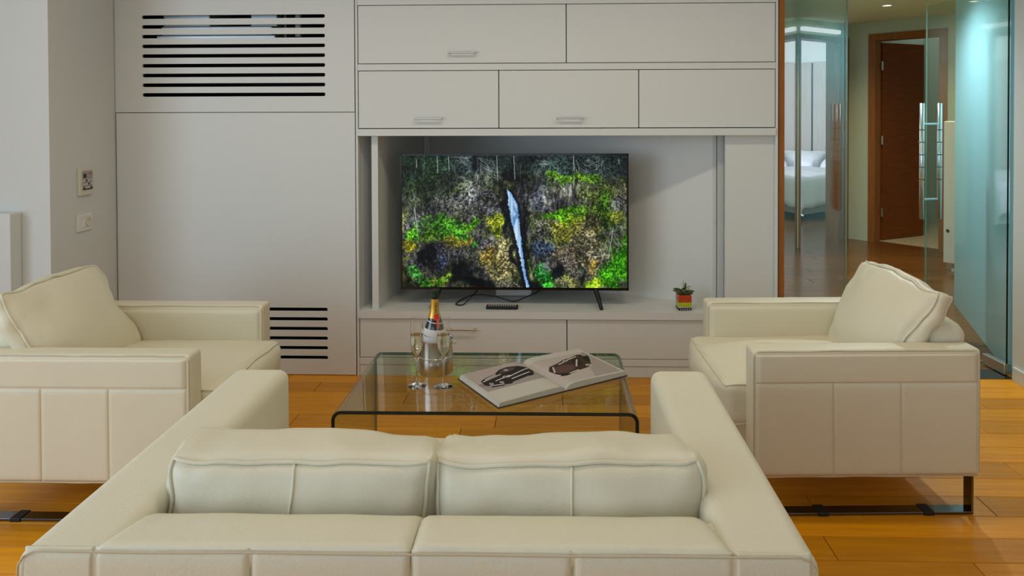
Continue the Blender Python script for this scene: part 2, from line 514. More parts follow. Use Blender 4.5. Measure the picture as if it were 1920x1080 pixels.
# pier that faces the camera and returns to the TV wall
struct(obj('wall_pier', prism([(-3.72, 3.2), (-2.302, 3.2), (-2.302, 4.0), (-3.72, 4.0)], 0, CEIL), 'wall'))
struct(obj('wall_right', box(2.318, 2.50, -2.6, 3.72, 0, CEIL), 'wall'))
bm = bmesh.new()
for (a, b, z0, z1) in [(-3.72, -3.0, 0, CEIL), (.6, 2.6, 0, CEIL), (-3.0, .6, 0, .4), (-3.0, .6, 2.45, CEIL)]:
    box(a, b, -2.42, -2.3, z0, z1, bm=bm)
struct(obj('wall_rear', bm, 'wall'))  # unseen wall whose window opening is added to light the room
# wall above / behind the unit
bm = box(-2.302, 1.19, 4.62, 4.72, 0, CEIL)
struct(obj('wall_back', bm, 'wall'))
struct(obj('wall_header', box(1.128, 2.6, 3.70, 3.82, 2.12, CEIL), 'wall'))
struct(obj('baseboard_right', box(2.305, 2.318, 1.0, 3.70, 0, .07, .002), 'lacquer'))
# frames of the two added windows, out of view, that light the room
def window(name, make):
    w = struct(obj(name, make(), 'white_plastic'))
    return w
def wframe_side():
    bm = bmesh.new()
    for yy in (-2.0, -.78, .44, 1.66): box(-3.69, -3.63, yy, yy + .04, .35, 2.45, bm=bm)
    for z in (.35, 2.41): box(-3.69, -3.63, -2.0, 1.7, z, z + .04, bm=bm)
    return bm
def wframe_rear():
    bm = bmesh.new()
    for xx in (-3.0, -1.8, -.62, .56): box(xx, xx + .04, -2.39, -2.33, .4, 2.45, bm=bm)
    for z in (.4, 2.41): box(-3.0, .6, -2.39, -2.33, z, z + .04, bm=bm)
    return bm
window('added_window_1', wframe_side); window('added_window_2', wframe_rear)

# ---- warm ceiling downlights out of view, added to light the living room
def downlight(x, y, z, power, label, col=(1, .86, .66)):
    t = thing('added_downlight', label, 'light', (x, y, z), 0, 'added ceiling downlights')
    obj('trim_ring', lathe([(.038, 0), (.052, 0), (.052, -.006), (.038, -.008), (.036, 0)], 24), 'white_plastic', t)
    obj('lens', lathe([(0, -.002), (.036, -.002), (.036, 0), (0, 0)], 20), emit_mat('lamp_glow', col + (1,), 6), t)
    l = bpy.data.lights.new('downlight', 'SPOT'); l.energy = power; l.color = col; l.spot_size = R(150); l.spot_blend = .75; l.shadow_soft_size = .06
    o = bpy.data.objects.new('added_downlight_beam', l); COL.objects.link(o); o.parent = t; o.location = (0, 0, -.02)
for x, p, w in ((-1.9, 7, 'over the left armchair'), (-1.2, 16, 'before the slotted upper panel'), (-.4, 27, 'before the left flap cupboard'), (.45, 29, 'before the right flap cupboard'), (1.1, 17, 'beside the hall opening')):
    downlight(x, 2.55, CEIL, p, 'added unseen ceiling downlight ' + w)
for x, yy, p, w in ((-1.6, 1.2, 3, 'to the left of the sofa'), (-.2, 1.2, 7, 'right above the sofa'), (1.6, 1.2, 14, 'to the right of the sofa')):
    downlight(x, yy, CEIL, p, 'added unseen ceiling downlight ' + w)

# ================================================================== LEFT BUILT-IN PANELS
def slots_upper():
    return [(-2.049, -1.081, 1.866 - k * .0506, .0195) for k in range(9)]
t = thing('upper_grille_panel', 'white upper wall panel with nine long dark ventilation slots', 'grille', (DX, YW, 0))
obj('slotted_board', slotted(-2.19, -.931, 1.3705, CEIL - .002, slots_upper(), .016), 'lacquer', t)
t = thing('lower_access_panel', 'tall plain white access panel with six dark slots near the floor', 'panel', (DX, YW, 0))
obj('slotted_board', slotted(-2.186, -.931, .004, 1.367, [(-2.0, -1.077, .343 - k * .0502, .0195) for k in range(6)], .016), 'lacquer', t)
bm = bmesh.new()
box(-2.19, -.931, YW + .45, YW + .47, 0, CEIL, bm=bm); box(-2.19, -2.18, YW + .02, YW + .45, 0, CEIL, bm=bm)
box(-.945, -.931, YW + .02, YW + .45, 0, CEIL, bm=bm); box(-2.18, -.945, YW + .02, YW + .45, 0, .01, bm=bm)
struct(obj('wall_service_recess', bm, 'cavity', loc=(DX, 0, 0)))
t = thing('air_conditioner', 'grey metal air conditioner casing behind the upper slots', 'air conditioner', (DX, YW + .05, 0))
obj('casing', box(-1.97, -1.38, 0, .28, 1.775, 1.822, .006), 'casing', t)
obj('casing_top', box(-1.97, -1.72, .02, .28, 1.822, 2.0, .006), 'casing', t)
obj('control_box', box(-1.50, -1.36, .02, .26, 1.822, 2.0, .006), 'casing', t)
obj('drain_tray', box(-1.99, -1.36, -.01, .28, 1.755, 1.773, .004), 'casing', t)
obj('pipe', tube([(-1.33, .06, 1.76), (-1.33, .06, 2.1)], .008), 'brushed', t)
obj('pipe', tube([(-1.26, .06, 1.77), (-1.26, .06, 2.1)], .018), 'casing', t)

# ================================================================== WHITE WALL UNIT
U = thing('media_wall_unit', 'white lacquered wall unit with flap cupboards, deep television niche and drawers', 'wall unit', (DX, YW, 0))
X0, X1 = -.926, 1.236
def ubox(name, x0, x1, y0, y1, z0, z1, m='lacquer', bev=.0015, parent=None):
    return obj(name, box(x0, x1, y0, y1, z0, z1, bev, 1), m, parent or U)
ubox('side_panel', X0, X0 + .012, 0, .36, .0, 2.58)
ubox('side_panel', X1 - .012, X1, 0, .36, .0, 2.58)
ubox('rail', X0 + .013, X1 - .013, 0, .36, 1.9195, 2.58)
ubox('rail', X0 + .013, X1 - .013, 0, .36, 1.5825, 1.6155)
ubox('lintel', X0 + .013, X1 - .013, -.012, .93, 1.245, 1.2815)
ubox('carcass_back', X0 + .013, X1 - .013, .30, .36, 1.282, 1.918, 'grey_plastic')
def handle(par, xa, xb, z, yf=-.001):
    bm = bmesh.new()
    box(xa, xb, yf - .026, yf - .018, z - .004, z + .004, .0015, 1, bm)
    for xx in (xa + .004, xb - .012): box(xx, xx + .008, yf - .02, yf + .001, z - .0035, z + .0035, bm=bm)
    obj('handle', bm, 'brushed', par)
G = .0022
def front(name, xa, xb, za, zb, h=None):
    d = ubox(name, xa + G, xb - G, 0, .019, za + G, zb - G)
    if h: handle(d, *h)
    return d
XL, XR = X0 + .014, X1 - .014
front('flap_door', XL, .163, 1.6165, 1.9185, (-.444, -.298, 1.672))
front('flap_door', .163, XR, 1.6165, 1.9185)
front('flap_door', XL, -.184, 1.2835, 1.5815, (-.619, -.473, 1.335))
front('flap_door', -.184, .532, 1.2835, 1.5815, (.111, .252, 1.335))
front('flap_door', .532, XR, 1.2835, 1.5815)
# niche: deep shelf board, splayed side, slanted back board, divider and right-hand front panel
obj('shelf', prism([(X0 + .012, -.012), (X1 - .012, -.012), (X1 - .012, .22), (.97, .22), (-.69, .93), (X0 + .012, .93)], .3025, .341), 'lacquer', U)
obj('divider', box(-.852, -.818, .028, .062, .3412, 1.2448, .001, 1), 'lacquer', U)
obj('niche_side', prism([(-.822, .062), (-.726, .88), (-.746, .88), (-.842, .062)], .3412, 1.2448), 'lacquer', U)
obj('niche_recess_back', prism([(-.914, .06), (-.86, .24), (-.85, .24), (-.85, .26), (-.914, .26)], .3412, 1.2448), 'lacquer', U)
obj('niche_back_board', prism([(-.726, .885), (.937, .143), (.957, .143), (.957, .165), (-.716, .905)], .3412, 1.2448), 'lacquer', U)
obj('niche_edge_strip', prism([(-.728, .845), (-.690, .845), (-.690, .875), (-.728, .886)], .3412, 1.2448), 'lacquer', U)
obj('niche_gap_back', box(.9575, .99, .12, .13, .3412, 1.2448), 'lacquer', U)
obj('niche_front_panel', box(.978, X1 - .0125, .03, .06, .3412, 1.2448, .001, 1), 'lacquer', U)
front('drawer', XL, .163, .0945, .3005, (-.449, -.304, .249))
front('drawer', .163, XR, .0945, .3005)
ubox('bottom_rail', X0 + .013, X1 - .013, 0, .05, .059, .0935)
ubox('plinth', X0 + .013, X1 - .013, .004, .05, .0, .057)
ubox('carcass_back', X0 + .013, X1 - .013, .25, .3, .0, .302, 'grey_plastic')

# ================================================================== TELEVISION
def tv_image(h=300, w=524):
    rng = np.random.default_rng(11)
    v, u = np.mgrid[0:h, 0:w]; v = (v + .5) / h; u = (u + .5) / w
    c = lambda *a: np.array(a) / 255.
    lo = fbm(h, w, 4, 7, rng, 3); mid = fbm(h, w, 12, 20, rng, 4, .7); fine = fbm(h, w, 45, 78, rng, 3, .9)
    nv = fbm(h, w, 16, 85, rng, 3, .8); px = rng.random((h, w)); n5 = fbm(h, w, 22, 36, rng, 3, .8)
    hue = fbm(h, w, 9, 15, rng, 4, .7)
    wu = (fbm(h, w, 8, 14, rng, 3) - .5) * .10; wv = (fbm(h, w, 8, 14, rng, 3) - .5) * .13
    U_, V_ = u + wu, v + wv
    st = lambda x: np.clip(x, 0, 1) ** 2 * (3 - 2 * np.clip(x, 0, 1))
    # crackled grain: bright flecks over dark gaps
    g2 = fbm(h, w, 84, 150, rng, 2, .8)
    grain = np.clip(.46 + (g2 - .5) * 1.7 + (px - .5) * .35 + (mid - .5) * .6, 0, 1.15) ** 1.25
    streak = np.clip((nv - .34) * 2.6, 0, 1.3)
    img = np.zeros((h, w, 3))
    def ell(cu, cv, ru, rv, ed=.9):
        d = np.sqrt(((U_ - cu) / ru) ** 2 + ((V_ - cv) / rv) ** 2)
        return st((1 - d + (n5 - .5) * ed + (px - .5) * .2) / .6)
    def mixc(mask, col): img[:] = img * (1 - mask[..., None]) + col * mask[..., None]
    def paint(mask, dark, light, amt=.85, g=None):
        t = np.clip((grain if g is None else g), 0, 1)[..., None]
        mixc(mask * amt, c(*dark) * (1 - t) + c(*light) * t)
    # basalt cliff with olive lichen
    t = np.clip(.5 * grain + .5 * streak, 0, 1)[..., None]
    img[:] = c(8, 10, 14) * (1 - t) + c(116, 116, 114) * t
    ol = st((hue - .40) / .2)
    mixc(ol * .6, c(12, 18, 6) * (1 - t) + c(122, 128, 58) * t)
    mixc(st((fbm(h, w, 6, 10, rng, 3) - .45) / .2) * .45 * st((u - .1) / .3), c(10, 20, 6) * (1 - t) + c(86, 118, 44) * t)
    # forest above the rim
    f = np.clip(grain * .75, 0, 1)[..., None]
    mixc(st((.23 - V_ + (n5 - .5) * .12) / .10), c(10, 16, 18) * (1 - f) + c(72, 92, 84) * f)
    mixc(st((.30 - U_) / .2) * st((.45 - V_) / .25) * .75, c(8, 18, 14) * (1 - f) + c(60, 100, 52) * f)
    # regions
    P = paint
    P(ell(.27, .38, .20, .14), (10, 11, 14), (138, 138, 146), .6); P(ell(.33, .25, .10, .12), (14, 15, 16), (172, 174, 172), .6)
    P(ell(.41, .36, .09, .12), (10, 11, 14), (142, 143, 148), .6)
    P(ell(.61, .32, .08, .16), (12, 16, 26), (178, 184, 205), .75, .5 * grain + .5 * streak); P(ell(.75, .25, .12, .08), (22, 24, 22), (172, 172, 160), .7, streak)
    P(ell(.80, .17, .14, .055), (18, 36, 6), (120, 180, 36), .85); P(ell(.72, .16, .05, .05), (20, 40, 6), (110, 170, 30), .7)
    P(ell(.87, .30, .10, .12), (14, 24, 8), (130, 140, 70), .7); P(ell(.90, .42, .06, .20), (8, 24, 4), (74, 118, 26), .85)
    P(ell(.955, .38, .035, .07), (14, 16, 20), (130, 132, 140), .5)
    P(ell(.74, .44, .13, .05), (20, 52, 4), (112, 210, 22), .92); P(ell(.66, .46, .06, .035), (12, 40, 4), (80, 160, 20), .8)
    P(ell(.72, .56, .11, .13), (34, 40, 8), (182, 178, 58), .8); P(ell(.77, .50, .05, .05), (50, 74, 6), (160, 190, 44), .8)
    P(ell(.83, .58, .08, .16), (34, 32, 18), (196, 186, 130), .75); P(ell(.95, .47, .05, .06), (50, 60, 8), (172, 165, 52), .5)
    P(ell(.73, .76, .09, .12), (50, 40, 30), (205, 192, 150), .8); P(ell(.735, .85, .055, .10), (58, 50, 48), (206, 198, 190), .85)
    P(ell(.85, .80, .07, .18), (28, 24, 18), (178, 166, 140), .8); P(ell(.845, .83, .018, .08), (90, 70, 8), (200, 165, 50), .7)
    P(ell(.63, .58, .06, .12), (10, 12, 16), (150, 150, 140), .7); P(ell(.62, .72, .07, .10), (6, 12, 26), (92, 118, 150), .85)
    P(ell(.45, .80, .12, .24), (34, 30, 18), (182, 172, 120), .85); P(ell(.39, .77, .05, .10), (50, 42, 10), (214, 184, 70), .62)
    P(ell(.36, .68, .05, .07), (30, 30, 36), (190, 186, 190), .7); P(ell(.395, .53, .07, .07), (44, 42, 10), (184, 174, 66), .8); P(ell(.43, .52, .055, .10), (34, 46, 4), (168, 182, 44), .85)
    P(ell(.19, .56, .135, .11), (10, 46, 6), (104, 196, 48), .92); P(ell(.28, .52, .05, .06), (20, 50, 4), (120, 210, 50), .85)
    P(ell(.24, .65, .08, .06), (58, 50, 8), (206, 186, 60), .75); P(ell(.13, .64, .05, .06), (30, 60, 6), (140, 200, 40), .7)
    P(ell(.045, .60, .05, .06), (14, 50, 4), (110, 205, 40), .9); P(ell(.035, .67, .045, .05), (60, 60, 4), (196, 180, 40), .85)
    P(ell(.325, .68, .018, .06), (4, 50, 4), (50, 180, 40), .85)
    P(ell(.18, .78, .16, .14), (8, 10, 16), (96, 96, 104), .8); P(ell(.175, .80, .05, .10), (6, 12, 28), (84, 104, 150), .6)
    # deep shade
    for a in ((.25, .93, .13, .11), (.10, .73, .035, .08), (.545, .60, .016, .34), (.468, .45, .020, .24), (.505, .78, .018, .20), (.49, .17, .07, .07), (.34, .97, .12, .06), (.60, .98, .05, .06), (.33, .06, .03, .12), (.68, .90, .03, .08), (.80, .93, .025, .1)):
        mixc(ell(*a, .6) * .85, c(4, 8, 15))
    # shrubs along the lower edge
    P(ell(.066, .90, .042, .12), (6, 44, 10), (96, 190, 84), .95); P(ell(.10, .97, .05, .06), (10, 50, 6), (100, 190, 60), .9); P(ell(.165, .95, .055, .075), (30, 74, 8), (188, 226, 84), .97)
    P(ell(.62, .89, .045, .10), (4, 46, 12), (60, 196, 76), .95); P(ell(.635, .96, .05, .07), (6, 60, 8), (84, 220, 70), .95); P(ell(.73, .955, .045, .045), (60, 66, 20), (220, 216, 140), .9)
    P(ell(.985, .80, .075, .18, .5), (20, 88, 4), (112, 226, 44), 1); P(ell(.93, .92, .075, .13, .5), (16, 76, 4), (104, 214, 44), 1); P(ell(.85, .975, .06, .06), (60, 104, 6), (190, 226, 50), .9)
    # broad light and shade
    img *= (.45 + 1.05 * lo)[..., None] * (.68 + .72 * mid)[..., None]
    # bare trunks and twigs
    def line(x0, y0, x1, y1, wd, col, a):
        L = math.hypot((x1 - x0) * w, (y1 - y0) * h)
        xa, xb = sorted((x0, x1)); ya, yb = sorted((y0, y1))
        i0, i1 = max(0, int(xa * w) - 3), min(w, int(xb * w) + 4); j0, j1 = max(0, int(ya * h) - 3), min(h, int(yb * h) + 4)
        if i0 >= i1 or j0 >= j1: return
        uu, vv = u[j0:j1, i0:i1], v[j0:j1, i0:i1]
        s = np.clip(((uu - x0) * w * (x1 - x0) * w + (vv - y0) * h * (y1 - y0) * h) / (L * L + 1e-9), 0, 1)
        d = np.hypot((uu - x0 - s * (x1 - x0)) * w, (vv - y0 - s * (y1 - y0)) * h)
        m = (np.clip(wd - d + .5, 0, 1) * a)[..., None]
        img[j0:j1, i0:i1] = img[j0:j1, i0:i1] * (1 - m) + col * m
    g = random.Random(4)
    for k in range(40):
        x = g.random(); y0 = g.random() * .08; line(x, y0, x + g.uniform(-.003, .003), y0 + g.uniform(.05, .18), .3, c(150, 165, 165), g.uniform(.15, .5))
    def twig(x, y, an, L, n):
        x1, y1 = x + L * math.cos(an) * .6, y + L * math.sin(an)
        line(x, y, x1, y1, .18, c(190, 200, 196), .55)
        if n:
            for q in range(2): twig(x + (x1 - x) * g.uniform(.3, 1), y + (y1 - y) * g.uniform(.3, 1), an + g.uniform(-.8, .8), L * .55, n - 1)
    for cx, cy, n, R_, a0, a1 in ((.345, .03, 9, .14, .2, 1.6), (.37, .10, 8, .10, .3, 1.4), (.34, .19, 9, .12, 1.2, 2.9), (.23, .02, 5, .12, -.1, .5), (.77, .03, 4, .12, .6, 1.4), (.06, .40, 5, .10, 1.2, 2.0), (.05, .27, 4, .08, .8, 1.8), (.935, .60, 6, .10, 1.0, 2.4), (.61, .84, 6, .08, -.5, 1.2), (.90, .03, 5, .09, 2.2, 3.0), (.60, .05, 4, .07, -.2, .3)):
        for k in range(n): twig(cx + g.uniform(-.01, .01), cy + g.uniform(-.02, .02), g.uniform(a0, a1), R_ * g.uniform(.6, 1), 2)
    for a in ((.208, .0, .212, .12), (.765, .0, .768, .12), (.425, 0, .428, .19), (.158, .0, .16, .13), (.50, .0, .505, .18), (.055, .40, .068, .57), (.94, .55, .918, .78), (.965, .03, .966, .06), (.065, .03, .066, .09)):
        line(*a, .6, c(190, 202, 198), .75)
    # waterfall with dark wet banks
    ks = [0, .25, .28, .37, .50, .61, .75, .88, 1.0]
    lft = np.interp(v, ks, [.462, .466, .470, .474, .488, .505, .524, .537, .553])
    rgt = np.interp(v, ks, [.468, .471, .487, .517, .526, .532, .540, .551, .568])
    jit = (fine - .5) * .014
    bank = st((u - lft + .022) / .014) * st((rgt + .020 - u) / .014) * st((v - .24) / .03)
    mixc(bank * .85, c(6, 12, 22))
    mask = np.clip((u - lft + jit) / .003, 0, 1) * np.clip((rgt - u + jit) / .003, 0, 1) * np.clip((v - .245) / .02, 0, 1)
    s = vnoise(h, w, 10, 220, rng)[..., None]
    mixc(mask, s * c(190, 205, 216) + (1 - s) * c(84, 132, 180))
    mixc(ell(.509, .45, .010, .10, .3) * mask * .8, c(70, 110, 150))
    mixc(mask * st((u - rgt + .012) / .01) * .4, c(60, 120, 200))
    lum = img.mean(-1, keepdims=True)
    img = np.clip(lum + (img - lum) * 1.0, 0, 1)
    return np.clip(img * 1.2, 0, 1)

TV = thing('television', 'large flat television showing a waterfall among mossy cliffs on splayed legs', 'television', (-.224, 3.80, 0), R(-.4))
tw, tz0, tz1 = .605, .4235, 1.146
obj('housing', box(-tw, tw, 0, .028, tz0, tz1, .003, 2), 'black', TV)
obj('rear_housing', box(-tw * .75, tw * .75, .028, .06, tz0 + .04, tz1 - .2, .01, 2), 'black', TV)
bm = bmesh.new(); bz = .0095
for a in ((-tw, tw, tz0, tz0 + bz + .004), (-tw, tw, tz1 - bz, tz1), (-tw, -tw + bz, tz0, tz1), (tw - bz, tw, tz0, tz1)):
    box(a[0], a[1], -.004, .001, a[2], a[3], bm=bm)
obj('bezel', bm, 'black_gloss', TV)
sx, sz0, sz1 = tw - bz, tz0 + bz + .004, tz1 - bz
picture('screen', tv_image(), lambda a, b: (-sx + 2 * sx * a, -.0008, sz1 - (sz1 - sz0) * b), picture_mat('screen_picture', 1.22, .35), TV)
for s, cx in ((-1, -.40), (1, .43)):
    bm = bmesh.new()
    tube([(cx, .012, tz0 + .004), (cx + s * .028, -.085, .3475)], [.014, .010], 8, bm=bm)
    tube([(cx, .016, tz0 + .004), (cx + s * .028, .10, .3475)], [.014, .010], 8, bm=bm)
    obj('leg', bm, 'black', TV)

# cable, white box, remote
t = thing('set_top_box', 'small white set-top box lying behind the television foot', 'set-top box', (-.238, 4.03, .341))
obj('case', box(-.098, .098, -.05, .06, .004, .038, .004, 2), 'white_plastic', t)
for sxx in (-.08, .08): obj('foot', box(sxx - .012, sxx + .012, -.03, .03, 0, .005), 'grey_plastic', t)
obj('raised_back', box(-.11, .04, .062, .10, .004, .055, .004, 2), 'white_plastic', t)
pts = [(-.30, 3.87, .46), (-.31, 3.86, .41), (-.37, 3.80, .352), (-.40, 3.78, .347), (-.42, 3.80, .347), (-.40, 3.86, .352), (-.33, 3.88, .375), (-.22, 3.86, .372), (-.12, 3.84, .352), (-.06, 3.86, .365), (.03, 3.90, .40), (.06, 3.9, .45)]
def smoothpath(pts, n=8):
    P = [Vector(p) for p in pts]; out = []
    for i in range(len(P) - 1):
        a, b, c_, d = P[max(i - 1, 0)], P[i], P[i + 1], P[min(i + 2, len(P) - 1)]
        for k in range(n):
            t_ = k / n
            out.append(.5 * ((2 * b) + (c_ - a) * t_ + (2 * a - 5 * b + 4 * c_ - d) * t_ ** 2 + (3 * b - a - 3 * c_ + d) * t_ ** 3))
    return out + [P[-1]]
tag(obj('television_cable', tube(smoothpath([(a - .114, b, c) for a, b, c in pts]), .0035, 8), 'black', smooth=True), 'thin black cable looping below the television', 'cable')
t = thing('remote_control', 'slim black remote control lying on the white niche shelf', 'remote control', (-.283, 3.735, .3412), R(-1))
obj('body', box(-.083, .083, -.022, .022, .0, .017, .006, 3), 'black', t)
for k in range(12):
    for j in range(3):
        obj('button', box(-.072 + k * .0125, -.064 + k * .0125, -.014 + j * .011, -.007 + j * .011, .0165, .0187, .001, 1),
            'red' if (k == 0 and j == 2) else 'grey_plastic', t)

# ---- little plant in a banded square pot
t = thing('potted_succulent', 'tiny plant in a square red and lime banded pot', 'potted plant', (.661, 3.75, .341), R(4))
def band(n, z0, z1, m, w=.034):
    bm = box(-w, w, -w, w, z0, z1, .004, 2)
    return obj(n, bm, m, t)
M['pot_red'] = simple('red_orange_glaze', (.50, .055, .012, 1), .25, var=.25, vscale=40)
M['pot_lime'] = simple('lime_glaze', (.46, .47, .012, 1), .3)
M['pot_black'] = simple('black_glaze', (.012, .008, .006, 1), .3)
M['leaf'] = simple('grey_green_leaf', (.055, .085, .03, 1), .5, var=.4, vscale=60)
M['leaf_pale'] = simple('pale_green_leaf', (.55, .62, .40, 1), .5)
M['soil'] = simple('dark_soil', (.02, .014, .010, 1), .9, bump=.6, bscale=150)
band('pot_base', 0, .0145, 'pot_black')
for k in range(5): obj('dot', box(-.026 + k * .0115, -.021 + k * .0115, -.0349, -.0338, .005, .0095, .001, 1), 'label', t)
band('pot_stripe', .0145, .0185, 'label', .0335); band('pot_middle', .0185, .042, 'pot_lime', .0345); band('pot_top', .042, .078, 'pot_red', .034)
obj('soil', box(-.029, .029, -.029, .029, .0785, .0815, .002, 1), 'soil', t)
def leaf(p, d, L, w, m):
    d = Vector(d).normalized(); side = d.cross(Vector((0, -1, .3))).normalized(); p = Vector(p); bm = bmesh.new()
    A = []; n = 6
    for i in range(n + 1):
        s = i / n; ww = w * math.sin(math.pi * (.08 + .92 * s)) ** .8 * (1 if s < 1 else .05); q = p + d * L * s + Vector((0, 0, -.25 * L * s * s))
        nn = d.cross(side) * .0016
        A.append([bm.verts.new(q - side * ww), bm.verts.new(q + nn), bm.verts.new(q + side * ww), bm.verts.new(q - nn)])
    for a, b in zip(A, A[1:]):
        for k in range(4): bm.faces.new((a[k], a[(k + 1) % 4], b[(k + 1) % 4], b[k]))
    bm.faces.new(A[0]); bm.faces.new(A[-1][::-1]); bmesh.ops.recalc_face_normals(bm, faces=bm.faces)
    obj('leaf', bm, m, t)
g = random.Random(2)
for d, L, w, m in [((-1, -.1, .75), .065, .007, 'leaf'), ((-.8, .2, .5), .05, .007, 'leaf'), ((-.1, 0, 1), .075, .007, 'leaf_pale'), ((.05, -.2, 1), .07, .005, 'leaf'),
                   ((.5, -.2, .9), .05, .009, 'leaf_pale'), ((.9, -.2, .55), .05, .009, 'leaf'), ((1, .2, .2), .045, .009, 'leaf'), ((.3, -.6, .6), .035, .010, 'leaf'), ((-.3, -.5, .7), .04, .009, 'leaf_pale'), ((.6, .3, .8), .055, .009, 'leaf'), ((0, -.4, 1), .045, .010, 'leaf')]:
    leaf((g.uniform(-.008, .008), g.uniform(-.008, .008), .08), d, L * 1.25, w * 1.1, m)

# ================================================================== COFFEE TABLE
def table_profile(w, h, r, th):
    out, inn = [], []
    def arc(cx, cz, rad, a0, a1, n=10): return [(cx + rad * math.cos(R(a0 + (a1 - a0) * k / n)), cz + rad * math.sin(R(a0 + (a1 - a0) * k / n))) for k in range(n + 1)]
    out = [(-w, 0)] + arc(-w + r, h - r, r, 180, 90) + arc(w - r, h - r, r, 90, 0) + [(w, 0)]
    ri = r - th
    inn = [(-w + th, 0)] + arc(-w + r, h - r, ri, 180, 90) + arc(w - r, h - r, ri, 90, 0) + [(w - th, 0)]
    return out, inn
TAB = (-.246, 2.70)
def coffee_table():
    out, inn = table_profile(.520, .36, .034, .012)
    bm = bmesh.new(); D = .295
    def strip(o, y): return [bm.verts.new((x, y, z)) for x, z in o]
    of, ob, jf, jb = strip(out, -D), strip(out, D), strip(inn, -D), strip(inn, D)
    n = len(out)
    for i in range(n - 1):
        for q, mi in (((of[i], of[i + 1], ob[i + 1], ob[i]), 0), ((jf[i], jb[i], jb[i + 1], jf[i + 1]), 0),
                      ((of[i], jf[i], jf[i + 1], of[i + 1]), 1), ((ob[i], ob[i + 1], jb[i + 1], jb[i]), 2)):
            f = bm.faces.new(q); f.material_index = mi
    for i in (0, n - 1):
        f = bm.faces.new((of[i], ob[i], jb[i], jf[i])); f.material_index = 1
    bmesh.ops.recalc_face_normals(bm, faces=bm.faces)
    o = obj('coffee_table', bm, None, mats=['glass_table', 'glass_edge', 'glass_edge_far'], loc=(TAB[0], TAB[1], 0.001), rot=(0, 0, R(.4)))
    soft(o, 30)
    return tag(o, 'low coffee table bent from one sheet of clear glass with dark edges', 'table')
coffee_table()
TZ = .3615

# ---- champagne flutes
def flute(x, y, label):
    t = thing('champagne_flute', label, 'glass', (x, y, TZ), 0, 'champagne flutes on the glass table')
    prof_out = [(0, 0), (.034, 0), (.0345, .0015), (.020, .006), (.006, .012), (.0042, .022), (.0036, .06), (.0038, .088), (.0055, .098), (.013, .112), (.0205, .135), (.0245, .165), (.0240, .20), (.0215, .25)]
    prof_in = [(.0205, .25), (.0229, .20), (.0233, .165), (.0193, .136), (.0118, .114), (0, .104)]
    soft(obj('glass', lathe(prof_out + prof_in, 32), 'glass_flute', t), 35)
    w = [(0, .1045), (.0114, .1145), (.0189, .1365), (.0227, .165), (.0226, .190), (0, .190)]
    soft(obj('champagne', lathe(w, 32), 'champagne', t), 50)
flute(-.515, 2.628, 'champagne flute half full of pale wine, the left of the pair')
flute(-.416, 2.626, 'champagne flute half full of pale wine, the one before the ice bucket')

# ---- steel ice bucket and bottle
BX, BY = -.470, 2.775
t = thing('ice_bucket', 'shiny steel wine bucket on the glass table behind the flutes', 'ice bucket', (BX, BY, TZ))
soft(obj('wall', lathe([(0, 0), (.064, 0), (.066, .003), (.066, .062), (.0675, .064), (.0675, .067), (.066, .069), (.066, .128), (.067, .131), (.0645, .131), (.0635, .128), (.0635, .006), (0, .006)], 40), 'chrome', t), 35)
for s in (-1, 1):
    obj('lug', tube([(s * .066, -.012, .115), (s * .078, -.010, .113), (s * .078, .010, .113), (s * .066, .012, .115)], .003), 'chrome', t)
t = thing('champagne_bottle', 'champagne bottle with gold neck foil leaning in the steel bucket', 'bottle', (BX - .010, BY, TZ + .0065))
t.rotation_euler = (R(0), R(1.5), 0); t.scale = (.93, .93, .93)
soft(obj('glass_body', lathe([(0, 0), (.040, 0), (.0435, .005), (.0435, .155), (.042, .172), (.036, .192), (.027, .215), (.0195, .24), (.0165, .262), (.015, .285), (.0148, .31), (0, .31)], 36), 'bottle', t), 45)
soft(obj('body_label', lathe([(.0440, .055), (.0440, .150)], 36), 'label', t), 60)
def slanted(z_lo, z_hi, r_of, slant, m, name, n=36, a0=0, a1=360):
    bm = bmesh.new(); A = []; ns = 6
    for k in range(n + 1):
        an = R(a0 + (a1 - a0) * k / n); col = []
        for j in range(ns + 1):
            z = z_lo + (z_hi - z_lo) * j / ns + slant * math.cos(an)
            r = r_of(z) + .0006; col.append(bm.verts.new((r * math.cos(an), r * math.sin(an), z)))
        A.append(col)
    for a, b in zip(A, A[1:]):
        for j in range(ns): bm.faces.new((a[j], b[j], b[j + 1], a[j + 1]))
    bmesh.ops.recalc_face_normals(bm, faces=bm.faces)
    return obj(name, bm, m, t, smooth=True)
def rb(z):
    return float(np.interp(z, [0, .155, .172, .192, .215, .24, .262, .285, .31], [.0435, .0435, .042, .036, .027, .0195, .0165, .015, .0148]))
slanted(.150, .178, rb, -.004, 'label', 'shoulder_label')
slanted(.236, .300, lambda z: rb(z) + .0008, 0, 'gold', 'neck_foil')
slanted(.204, .207, rb, -.006, 'label', 'white_stripe')
slanted(.222, .240, lambda z: rb(z) + .001, 0, 'gold', 'foil_collar')
slanted(.215, .240, lambda z: rb(z) + .002, 0, 'red', 'red_seal', 10, -85, -35)
slanted(.186, .222, lambda z: rb(z) + .0016, 0, 'red', 'red_ribbon', 5, -68, -52)
soft(obj('foil_cap', lathe([(.0160, .298), (.0172, .303), (.0180, .312), (.0165, .318), (.0172, .324), (.0168, .333), (.011, .338), (0, .339)], 28), 'green_foil', t), 40)
